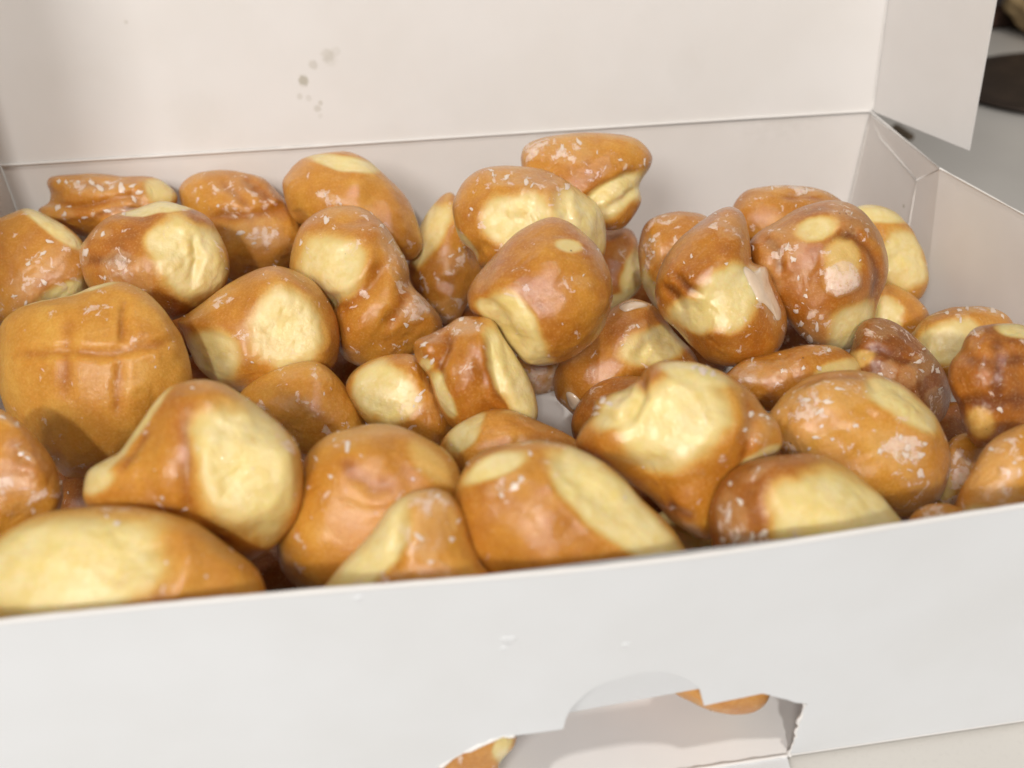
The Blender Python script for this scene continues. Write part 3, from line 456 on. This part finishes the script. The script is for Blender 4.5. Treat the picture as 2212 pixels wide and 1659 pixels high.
def flake(info,u,v,size,mat,parent,name='glaze_flake',th=.00018,asp=None,lift=.00004,pts=None):
    n=random.randint(7,11); an=random.uniform(0,6.28); asp=asp or random.uniform(.28,.8)
    if pts is None:
        ring=[]
        for k in range(n):
            t=2*math.pi*(k+random.uniform(-.3,.3))/n; r=size*random.uniform(.35,1.1); x,y=r*math.cos(t),r*asp*math.sin(t)
            ring.append((u+x*math.cos(an)-y*math.sin(an),v+x*math.sin(an)+y*math.cos(an)))
    else: ring=pts; n=len(ring); u,v=np.mean(ring,0)
    ring=np.array(ring); mid=(ring+np.array([u,v]))/2; allp=np.vstack([ring,mid,[[u,v]]])
    Sp,Sn=surf(info,allp); 
    top=Sp+Sn*(lift+th*(np.concatenate([np.full(n,.55),np.full(n,.95),[1.]]))[:,None]); bot=Sp[:n]-Sn[:n]*.0002
    Vv=np.vstack([top,bot]); Ff=[]
    for k in range(n):
        j=(k+1)%n; Ff+= [(k,j,n+j,n+k),(n+k,n+j,2*n),(2*n+1+k,2*n+1+j,j,k)]
    return Vv,Ff
def add_flakes(o,info,d,mats):
    for (u,v,sz) in d['fl']:
        Vv,Ff=flake(info,u,v,sz*.72,None,o)
        mesh_obj('glaze_flake',Vv,Ff,mats['flake'],o,False,org=Vv.mean(0))
    # loose sugar crumbs
    idx=np.where(info['w']>.02)[0]; wt=(.15+info['gz'][idx])**2*(1-.7*info['pale'][idx]); wt/=wt.sum()
    AV=[];AF=[];off=0
    for k in rng.choice(idx,size=int(d['crumb']*.22),p=wt,replace=False):
        u,v=info['px'][k]; 
        if not(-20<u<2232 and 200<v<1640): continue
        Vv,Ff=flake(info,u,v,random.choice([1.5,1.8,2.2,2.6,3.2,4,5.5,7]),None,o,th=.00018,lift=.00003); AV.append(Vv); AF+=[tuple(x+off for x in f) for f in Ff]; off+=len(Vv)
    if AV:
        VV=np.vstack(AV); q=mesh_obj('sugar_crumbs',VV,AF,mats['flake'],o,False,org=VV.mean(0)); q['kind']='stuff'
def drip(o,info,poly,mat,h=.0012,name='glaze_drip'):
    q=closed(poly,5); c=q.mean(0); n=len(q); L=6; P=[];H=[]
    for l in range(L):
        f=1-l/L; P.append(c+(q-c)*f); H.append(np.full(n,h*math.sqrt(1-f**2.2) if l else 0))
    P.append(c[None]);H.append([h]); P=np.vstack(P);H=np.concatenate(H); Sp,Sn=surf(info,P); Sn=Sn/np.linalg.norm(Sn,axis=1,keepdims=True)
    Vv=Sp+Sn*(H+.00005)[:,None]; Vv[:n]-=Sn[:n]*.0003; F=[]
    for l in range(L-1):
        for k in range(n): j=(k+1)%n; F.append((l*n+k,l*n+j,(l+1)*n+j,(l+1)*n+k))
    for k in range(n): F.append(((L-1)*n+k,(L-1)*n+(k+1)%n,L*n))
    return mesh_obj(name,Vv,F,mat,o,True,org=Vv.mean(0))
# ------------------------------------------------------------------ build
mats=dict(dough=dough_material(),flake=glaze_material('dried_glaze',rgb(.82,.68,.57),.4,.3,.0),wet=glaze_material('wet_glaze',rgb(.78,.63,.47),.13,1.,.0))
INFO={}
for i,d in enumerate(DN):
    o,info=build_dough(i,d,mats['dough']); INFO[d['key']]=(o,info); add_flakes(o,info,d,mats)
def dr(k,poly,h=.001): o,info=INFO[k]; drip(o,info,poly,mats['wet'],h)
dr('r15',[(1604,578),(1612,574),(1622,583),(1634,582),(1640,571),(1652,570),(1658,580),(1662,605),(1676,640),(1688,668),(1690,690),(1682,698),(1672,682),(1660,668),(1650,658),(1636,652),(1626,630),(1612,604)],.0006)
dr('c26',[(1335,664),(1350,655),(1375,651),(1400,655),(1398,662),(1372,668),(1350,674)],.0006)
dr('c26',[(1222,850),(1232,846),(1248,858),(1256,872),(1246,886),(1232,880)],.0008)
def onx_(u,v,x): r=ray(u,v); return C0+r*((x-C0[0])/r[0])
# ---- cardboard box
paper=board_material('white_paperboard',rgb(.78,.765,.745),.5); inner=board_material('uncoated_paperboard_inside',rgb(.79,.765,.74),.7,stain=[((.336,BD,BH+.012),.024,.10),(tuple(onx_(1953,445,BW-.0025)),.0009,.9)])
floorm=board_material('lightened_paperboard_floor',rgb(.85,.845,.84),.6)  # inside board lightened in colour to offset the shade on the floor
outer=board_material('coated_paperboard_outside',rgb(.70,.72,.74),.42)
TH=math.radians(0)+.19; LS=Vector((0,math.sin(TH),math.cos(TH)))
def lidp(u,v): # image point onto the lid plane
    n=np.array([0,math.cos(TH),-math.sin(TH)]); P0=np.array([0,BD,BH]); r=ray(u,v); return C0+r*(((P0-C0)@n)/(r@n))
st=[]
for (cx,cy,r,k) in [(815,400,230/2,.30),(870,470,120,.16),(580,570,85,.35),(400,840,95,.75),(340,1120,60,.30),(500,1140,55,.22),(700,1230,50,.40),(640,1320,70,.38),(700,1450,50,.15),(960,340,90,.16)]:
    u=(700+cx*200/1382)*.864; v=(80+cy*200/1382)*.864; st.append((tuple(lidp(u,v)),r*200/1382*.864*.40/FPX,k))
st.append((tuple(lidp(1480,150)),.010,.05)); st.append((tuple(lidp(420,250)),.012,.05)); st.append((tuple(lidp(272,48)),.0012,.3)); st.append((tuple(lidp(1213,42)),.0007,.5))
lidm=board_material('lid_paperboard_with_grease_spots',rgb(.74,.72,.70),.6,stain=st)
box=bpy.data.objects.new('pastry_box',None); COL.objects.link(box); box.location=(BW/2,BD/2,0)
tag(box,'open white cardboard pastry box with raised lid and torn slot in its front wall','box')
def panel(name,quad,mat,parent=box,t=.0006,nu=24,nv=12,warp=0.,seed=0,org=None):
    """board panel over four corners a,b,c,d with thickness t behind the face normal; slight warp"""
    a,b,c,d=[np.array(q,float) for q in quad]; n=np.cross(b-a,d-a); n/=np.linalg.norm(n); V=[]
    for side in (0,1):
        for j in range(nv+1):
            for i in range(nu+1):
                u,v=i/nu,j/nv; p=(a*(1-u)+b*u)*(1-v)+(d*(1-u)+c*u)*v
                V.append(p+n*(warp*math.sin(math.pi*u)*math.sin(math.pi*v)-side*t))
    W=nu+1; K=W*(nv+1); F=[]
    for j in range(nv):
        for i in range(nu):
            q=j*W+i; F.append((q,q+1,q+W+1,q+W)); F.append((K+q,K+q+W,K+q+W+1,K+q+1))
    for i in range(nu): F.append((i,K+i,K+i+1,i+1)); q=nv*W+i; F.append((q,q+1,K+q+1,K+q))
    for j in range(nv): q=j*W; F.append((q,q+W,K+q+W,K+q)); q=j*W+nu; F.append((q,K+q,K+q+W,q+W))
    V=np.array(V); return mesh_obj(name,V,F,mat,parent,False,org=V.mean(0))
def fix(o): return o
panel('bottom_panel',[(0,0,.0008),(BW,0,.0008),(BW,BD,.0008),(0,BD,.0008)],floorm)
panel('back_wall',[(0,BD,.001),(BW,BD,.001),(BW,BD,BH-.0002),(0,BD,BH-.0002)],inner,warp=.0005)
panel('side_wall',[(0,.003,.001),(0,BD-.001,.001),(0,BD-.001,BH),(0,.003,BH)],inner,warp=.0)
# right side: glued corner tab, sloping corner strip, main side wall
E1=onz(2030,365,BH); E2=onz(2212,465,BH); dE=(E2-E1); EF=E1+dE*((.002-E1[1])/dE[1])
def onx(u,v,x): r=ray(u,v); return C0+r*((x-C0[0])/r[0])
Bc=np.array([BW,BD-.001,BH]); T1=onx(1903,300,BW-.001); T2=onx(1980,389,BW-.003)
T2b=onx(1965,475,BW-.003); k=(T2b-T2)/ (T2[2]-T2b[2]); T3=T2+k*(T2[2]-.001); T3[2]=.001
panel('corner_tab',[(BW,BD-.001,.001),T3,T2,(BW-.0005,BD-.001,BH-.0008)],inner,nu=10)
def poly_panel(name,P,mat,t=.0006,parent=box):
    P=np.array(P,float); n=np.cross(P[1]-P[0],P[2]-P[0]); n/=np.linalg.norm(n); m=len(P); V=np.vstack([P,P-n*t]); F=[tuple(range(m)),tuple(range(2*m-1,m-1,-1))]
    for i in range(m): j=(i+1)%m; F.append((i,m+i,m+j,j))
    return mesh_obj(name,V,F,mat,parent,False,org=V.mean(0))
poly_panel('corner_strip',[(BW-.0006,BD-.0015,BH-.0004),T1,T2,E1],inner)
def ruled(name,top,bot,mat,n=40,m=12,t=.0006):
    V=[]
    for s in (0,1):
        for j in range(m+1):
            for i in range(n+1):
                p=bot(i/n)*(1-j/m)+top(i/n)*(j/m); V.append(p+np.array([s*t,0,0]))
    W=n+1;K=W*(m+1);F=[]
    for j in range(m):
        for i in range(n): q=j*W+i; F+= [(q,q+W,q+W+1,q+1),(K+q,K+q+1,K+q+W+1,K+q+W)]
    for i in range(n): q=m*W+i; F+= [(i,i+1,K+i+1,K+i),(q,K+q,K+q+1,q+1)]
    for j in range(m): q=j*W; F.append((q,K+q,K+q+W,q+W)); q+=n; F.append((q,q+W,K+q+W,K+q))
    V=np.array(V); return mesh_obj(name,V,F,mat,box,False,org=V.mean(0))
fe=.12
def topw(u): return (T2*(1-u/fe)+E1*(u/fe)) if u<fe else E1+(EF-E1)*((u-fe)/(1-fe))
F0=np.array([EF[0]-.006,.002,.001])
ruled('side_wall',topw,lambda u:T3*(1-u)+F0*u,inner,n=50)
# raised crease beads
def bead(name,pts,r,mat,parent=box,wob=0.):
    P=np.array(pts,float); V=[];F=[];m=8; n=len(P)
    for i in range(n):
        t=P[min(i+1,n-1)]-P[max(i-1,0)]; t/=np.linalg.norm(t); a=np.cross(t,[0,0,1.]) if abs(t[2])<.9 else np.cross(t,[0,1.,0]); a/=np.linalg.norm(a); b=np.cross(t,a)
        rr=r*(1+wob*random.uniform(-1,1))
        for q in range(m): V.append(P[i]+rr*(a*math.cos(q*2*math.pi/m)+b*math.sin(q*2*math.pi/m)))
    for i in range(n-1):
        for q in range(m): F.append((i*m+q,i*m+(q+1)%m,(i+1)*m+(q+1)%m,(i+1)*m+q))
    F+= [tuple(range(m)),tuple(range((n-1)*m,n*m))[::-1]]
    V=np.array(V); return mesh_obj(name,V,F,mat,parent,True,org=V.mean(0))
lid=bpy.data.objects.new('lid',None); COL.objects.link(lid); lid.parent=box; lid.location=Vector((BW/2,BD,BH))-box.location
bpy.context.view_layer.update()
def lidobj(o):
    w=o.location+box.location; o.parent=lid; o.location=w-Vector((BW/2,BD,BH)); return o
L=.262; lt=Vector((0,BD,BH+.0014)); 
def LP(x,s,off=0.): return np.array([x,BD+s*math.sin(TH)+off*math.cos(TH),BH+.0006+s*math.cos(TH)-off*math.sin(TH)])
lidobj(panel('lid_panel',[LP(-.001,0),LP(BW+.0004,0),LP(BW+.0004,L),LP(-.001,L)],lidm,nu=40,nv=30,warp=-.002))
FT=onz(2093,325,BH); up=np.array(LS)*L
lidobj(panel('lid_flap',[LP(BW+.0012,.0),FT,FT+up,LP(BW+.0012,L)],lidm,nu=12,nv=20,warp=.001))
FT2=np.array([-.001,BD-.11,BH+.0006]); lidobj(panel('lid_flap',[FT2,LP(-.0015,.0),LP(-.0015,L),FT2+up],lidm,nu=12,nv=20))  # out-of-view left flap, lengthened and turned inward to shade the lid
lidobj(bead('lid_crease',[LP(BW+.0006,s,-.0002) for s in np.linspace(.001,L,40)],.00045,lidm,wob=.1))
def hz(x): return BH+.0002+.0009*max(0,min(1,(x-.12)/.2))
bead('hinge_crease',[(x,BD-.0006,hz(x)) for x in np.linspace(0,BW,80)],.00055,paper,wob=.12)
bead('rim_edge',[np.array([BW,BD-.001,BH+.0006]),E1+(0,0,.0002)],.00035,paper,wob=.2)
bead('rim_edge',[E1*(1-t)+EF*t+np.array([0,0,.0002]) for t in np.linspace(0,1,30)],.00035,paper,wob=.3)
bead('fold_edge',[Bc+(0,0,-.0006),T1,T2],.0004,paper,wob=.2)
bead('fold_edge',[T2,E1],.0003,paper)
bead('fold_edge',[T2*(1-t)+T3*t+np.array([-.0001,-.0003,0]) for t in np.linspace(0,1,12)],.0003,inner)
bead('fold_edge',[(BW-.0006,BD-.0016,z) for z in np.linspace(.002,BH,14)],.0003,inner)
# ---- front wall with the torn slot
def wp(u,v,yb=-.002):
    for _ in range(4): p=ony(u,v,yb); yb=float(wall_y(p[0],p[2]))
    return (p[0],p[2])
cut=[(860,1790),(890,1720),(925,1676),(952,1657),(977,1640),(1000,1627),(1017,1620),(1035,1610),(1050,1606),(1062,1599),(1074,1596),(1086,1591),(1100,1592),(1112,1589),(1160,1583),(1216,1575),(1219,1566),(1221,1556),(1231,1536),(1240,1523),(1253,1510),(1266,1497),(1281,1486),(1297,1478),(1314,1472),(1340,1465),(1367,1458),(1392,1453),(1415,1450),(1432,1450),(1448,1452),(1465,1458),(1481,1466),(1494,1473),(1505,1482),(1512,1491),(1515,1502),(1518,1513),(1521,1524.5),(1560,1516),(1600,1508),(1647,1498)]
tear=[(1664,1502),(1684,1508),(1702,1512),(1718,1518),(1741,1520)]
rr=random.Random(3)
for i in range(17):
    t=i/16; tear.append((1741+(1706-1741)*t+rr.uniform(-3.5,3.5),1522+(1634-1522)*t))
cutw=[wp(*p) for p in cut+tear]; cutw[-1]=(cutw[-1][0],.0012)
x0,z0=cutw[0]; 
notch=[(wp(u,v)) for u,v in [(772,1283),(779,1285),(786,1281)]]
def fy(x,z): return float(wall_y(x,z))
out=[(-.001,.0008),(cutw[0][0],.0008)]+[(x,max(z,.0012)) for x,z in cutw]+[(BW+.002,.0008),(BW+.002,BH)]
topx=list(np.linspace(BW+.002,-.001,90))[1:]
out+= [(x,BH+rr.uniform(-.00012,.00012)) for x in topx]
verts=[Vector(p) for p in out]; nO=len(verts)
inside=[]
for x in np.arange(.002,BW,.006):
    for z in np.arange(.006,BH-.003,.006): inside.append(Vector((x,z)))
cdt=geometry.delaunay_2d_cdt(verts+inside,[(i,(i+1)%nO) for i in range(nO)],[list(range(nO))],1,1e-7)
v2,e2,f2=cdt[0],cdt[1],cdt[2]; t=.0009
V=[(v[0],fy(v[0],v[1])+.0,v[1]) for v in v2]; K=len(V); V+= [(v[0],fy(v[0],v[1])+t,v[1]) for v in v2]
F=[tuple(f) for f in f2]; Fb=[tuple(K+q for q in f[::-1]) for f in f2]
cnt={}
for f in F:
    for a,b in zip(f,f[1:]+f[:1]): cnt[(a,b)]=1
S=[(b,a,K+a,K+b) for (a,b) in cnt if (b,a) not in cnt]
V=np.array(V); fw=mesh_obj('front_wall',V,F+Fb+S,outer,box,False,org=V.mean(0))
bm=bmesh.new(); bm.from_mesh(fw.data); bmesh.ops.recalc_face_normals(bm,faces=bm.faces); bm.to_mesh(fw.data); bm.free()
# torn raw fibres along the ragged ends and small dents pressed into the face
tearw=[(x,fy(x,z)+.0004,z) for x,z in [wp(*p) for p in tear[4:]]]
bead('torn_edge',tearw,.00045,paper,wob=.6)
lw=[(x,fy(x,z)+.0002,z) for x,z in [wp(*p) for p in cut[3:14]]]
bead('torn_edge',lw,.0006,paper,wob=.6)
bead('wall_rim',[(x,fy(x,BH)+.00045,BH) for x in np.linspace(0,BW,120)],.0006,paper,wob=.12)
for (u,v,r) in [(1100,1381,.0022),(1089,1400,.0010),(1353,1391,.0012),(776,1291,.0012)]:
    x,z=wp(u,v); n=14; VV=[];FF=[]
    for l in range(5):
        for k in range(n):
            a=k*2*math.pi/n; q=r*(1-l/5)*(1+.22*math.sin(3*a+u)); VV.append((x+q*math.cos(a),fy(x,z)-.0005*math.sin(l/5*math.pi*.5)*(1.1 if l<4 else .3)+.0001,z+q*.62*math.sin(a)))
    VV.append((x,fy(x,z)-.0001,z))
    for l in range(4):
        for k in range(n): j=(k+1)%n; FF.append((l*n+k,l*n+j,(l+1)*n+j,(l+1)*n+k))
    for k in range(n): FF.append((4*n+k,4*n+(k+1)%n,5*n))
    mesh_obj('blister',VV,FF,outer,box,True,org=(x,fy(x,z),z))
# inner liner hanging behind the thumb notch
l0=ony(1180,1556,.0035); l1=ony(1509,1496,.0035); sl=(l1[2]-l0[2])/(l1[0]-l0[0])
xa,xb=.15,.262; q=lambda x: l0[2]+sl*(x-l0[0])
panel('inner_liner',[(xa,wall_y(xa,.04)+.005,q(xa)),(xb,wall_y(xb,.04)+.005,q(xb)),(xb,wall_y(xb,BH)+.0014,BH-.002),(xa,wall_y(xa,BH)+.0014,BH-.002)],outer,nu=20,warp=.0011)
# torn tongue of the front wall folded down onto the table along the bottom edge
p1=onz(1525,1657,.0008); p2=onz(1700,1635,.0008)
xr=p2[0]; xl=.16
panel('torn_tongue',[(xl,-.03,-.0006),(xr-.004,-.03,-.0006),(xr,-.0006,.0008),(xl,-.0006,.0008)],outer,nu=16,nv=6)
bead('bottom_crease',[(x,-.0003,.0011) for x in np.linspace(xl,xr,40)],.0005,paper,wob=.25)
# ---- table and things beyond the box
tm,nt=newmat('table_top'); B=NB(nt); g=B.n('ShaderNodeNewGeometry').outputs['Position']
c=B.mix(B.ss(B.noise(g,6,3),.35,.65),TABLE,(TABLE[0]*.9,TABLE[1]*.9,TABLE[2]*.9,1)); c=B.mix(B.ss(B.noise(g,700,2),.55,.7,0.,.12),c,rgb(.4,.38,.35))
bs=B.n('ShaderNodeBsdfPrincipled'); B.put(bs.inputs['Base Color'],c); bs.inputs['Roughness'].default_value=.4; o_=B.n('ShaderNodeOutputMaterial'); nt.links.new(bs.outputs[0],o_.inputs[0])
tb=mesh_obj('table_top',[(-1.2,-.8,-.0014),(2.0,-.8,-.0014),(2.0,1.9,-.0014),(-1.2,1.9,-.0014),(-1.2,-.8,-.03),(2.0,-.8,-.03),(2.0,1.9,-.03),(-1.2,1.9,-.03)],[(0,1,2,3),(7,6,5,4),(0,4,5,1),(1,5,6,2),(2,6,7,3),(3,7,4,0)],tm,None,False)
tb['kind']='structure'
def simple(name,col,rough=.6,col2=None,sc=40,bump=0.):
    m,nt=newmat(name); B=NB(nt); g=B.n('ShaderNodeNewGeometry').outputs['Position']; n=B.noise(g,sc,4,.6)
    bs=B.n('ShaderNodeBsdfPrincipled'); B.put(bs.inputs['Base Color'],B.mix(B.ss(n,.48,.6),col,col2 or col)); bs.inputs['Roughness'].default_value=rough
    if bump:
        bp=B.n('ShaderNodeBump'); bp.inputs['Distance'].default_value=bump; B.put(bp.inputs['Height'],n); B.put(bs.inputs['Normal'],bp.outputs[0])
    o=B.n('ShaderNodeOutputMaterial'); nt.links.new(bs.outputs[0],o.inputs[0]); return m
def lathe(prof,n=64,cx=0,cy=0,sx=1,sy=1,rot=0.,wob=0.,seed=0):
    V=[];F=[];m=len(prof); r_=random.Random(seed); ph=[r_.uniform(0,6.28) for _ in range(6)]
    for i in range(n):
        a=i*2*math.pi/n; w=1+wob*sum(math.sin((k+2)*a+ph[k]) for k in range(6))/3
        for (r,z) in prof:
            x=r*w*sx*math.cos(a); y=r*w*sy*math.sin(a); V.append((cx+x*math.cos(rot)-y*math.sin(rot),cy+x*math.sin(rot)+y*math.cos(rot),z))
    for i in range(n):
        for j in range(m-1): F.append((i*m+j,((i+1)%n)*m+j,((i+1)%n)*m+j+1,i*m+j+1))
    return V,F
dk=simple('dark_disc_brown',rgb(.030,.018,.011),.6,rgb(.045,.028,.018))
P=onz(2330,185,0); V,F=lathe([(0,.0),(.075,0),(.098,.0015),(.108,.003),(.106,.0042),(.09,.003),(0,.003)],64,P[0],P[1],1.05,.78,.2)  # flat brown disc made for the blurred dark patch on the table
tag(mesh_obj('dark_disc',V,F,dk,None,True,org=(P[0],P[1],0)),'dark brown round disc lying on the grey table beyond the right side of the box','mat')
P=onz(2262,95,0)
be=simple('mottled_beige_crust',rgb(.42,.30,.15),.7,rgb(.30,.20,.09),55,.003)
org=np.array([P[0]+.02,P[1]+.02,0]); Vs,Fs=ICO[6]; q=Vs.copy(); q=q*(1+.05*waves(q,1.3,8,3)+.035*waves(q,.45,14,4))[:,None]*np.array([.052,.046,.046]); q[:,2]=np.maximum(q[:,2],-.040); q+=org+np.array([0,0,.042])
roll=mesh_obj('bread_roll',q,Fs,be,None,True,org=org); tag(roll,'beige brown-spotted rounded object in the blurred top right corner on the table','bread roll')
P2=onz(2175,62,0); th_=simple('dark_tray',rgb(.035,.018,.012),.5,rgb(.07,.035,.025),30)
def boxm(x0,x1,y0,y1,z0,z1,bev=.004):
    bm=bmesh.new(); bmesh.ops.create_cube(bm,size=1.)
    for v in bm.verts: v.co=((x0+x1)/2+v.co.x*(x1-x0),(y0+y1)/2+v.co.y*(y1-y0),(z0+z1)/2+v.co.z*(z1-z0))
    bmesh.ops.bevel(bm,geom=list(bm.edges),offset=bev,segments=3,affect='EDGES'); V=[v.co[:] for v in bm.verts]; bm.verts.index_update(); F=[[v.index for v in f.verts] for f in bm.faces]; bm.free(); return V,F
y0=P2[1]-.012
V,F=boxm(P2[0]-.12,P2[0]+.35,y0+.01,y0+.26,0,.022); tag(mesh_obj('wooden_tray',V,F,th_,None,False,org=(P2[0],y0+.13,0)),'dark reddish brown tray at the far end of the table behind the raised lid','tray')
P=onz(1950,288,0); cr_=simple('dark_crumb',rgb(.12,.09,.06),.8)
V,F=boxm(P[0]-.0025,P[0]+.0025,P[1]-.012,P[1]+.012,-.0012,.003,.001); tag(mesh_obj('dark_crumb',V,F,cr_,None,False,org=(P[0],P[1],0)),'small dark crumb on the table seen through the gap at the box corner','crumb')
P=onx(1961+.5,450,BW-.003)
# ---- camera
cam=bpy.data.cameras.new('camera'); co=bpy.data.objects.new('camera',cam); COL.objects.link(co); scene.camera=co
co.location=C0; co.rotation_euler=CAM[3:]; cam.sensor_fit='HORIZONTAL'; cam.sensor_width=36.; cam.lens=36*FPX/2212; cam.clip_start=.01; cam.clip_end=50
cam.dof.use_dof=True; cam.dof.focus_distance=FOCUS; cam.dof.aperture_fstop=cam.lens/APER
# ---- light
w=bpy.data.worlds.new('World'); scene.world=w; w.use_nodes=True; w.node_tree.nodes['Background'].inputs[0].default_value=WCOL; w.node_tree.nodes['Background'].inputs[1].default_value=WSTR
for (nm,loc,tgt,size,en,colr) in LAMPS:
    l=bpy.data.lights.new(nm,'AREA'); l.shape='RECTANGLE' if len(size)>1 else 'DISK'; l.size=size[0]
    if len(size)>1: l.size_y=size[1]
    l.energy=en; l.color=colr; ob=bpy.data.objects.new(nm,l); COL.objects.link(ob); ob.location=loc; ob.rotation_euler=(Vector(tgt)-Vector(loc)).to_track_quat('-Z','Y').to_euler()
scene.view_settings.view_transform='Standard'; scene.view_settings.look='None'; scene.view_settings.exposure=EXPO; scene.view_settings.gamma=1.
scene.render.engine='CYCLES'
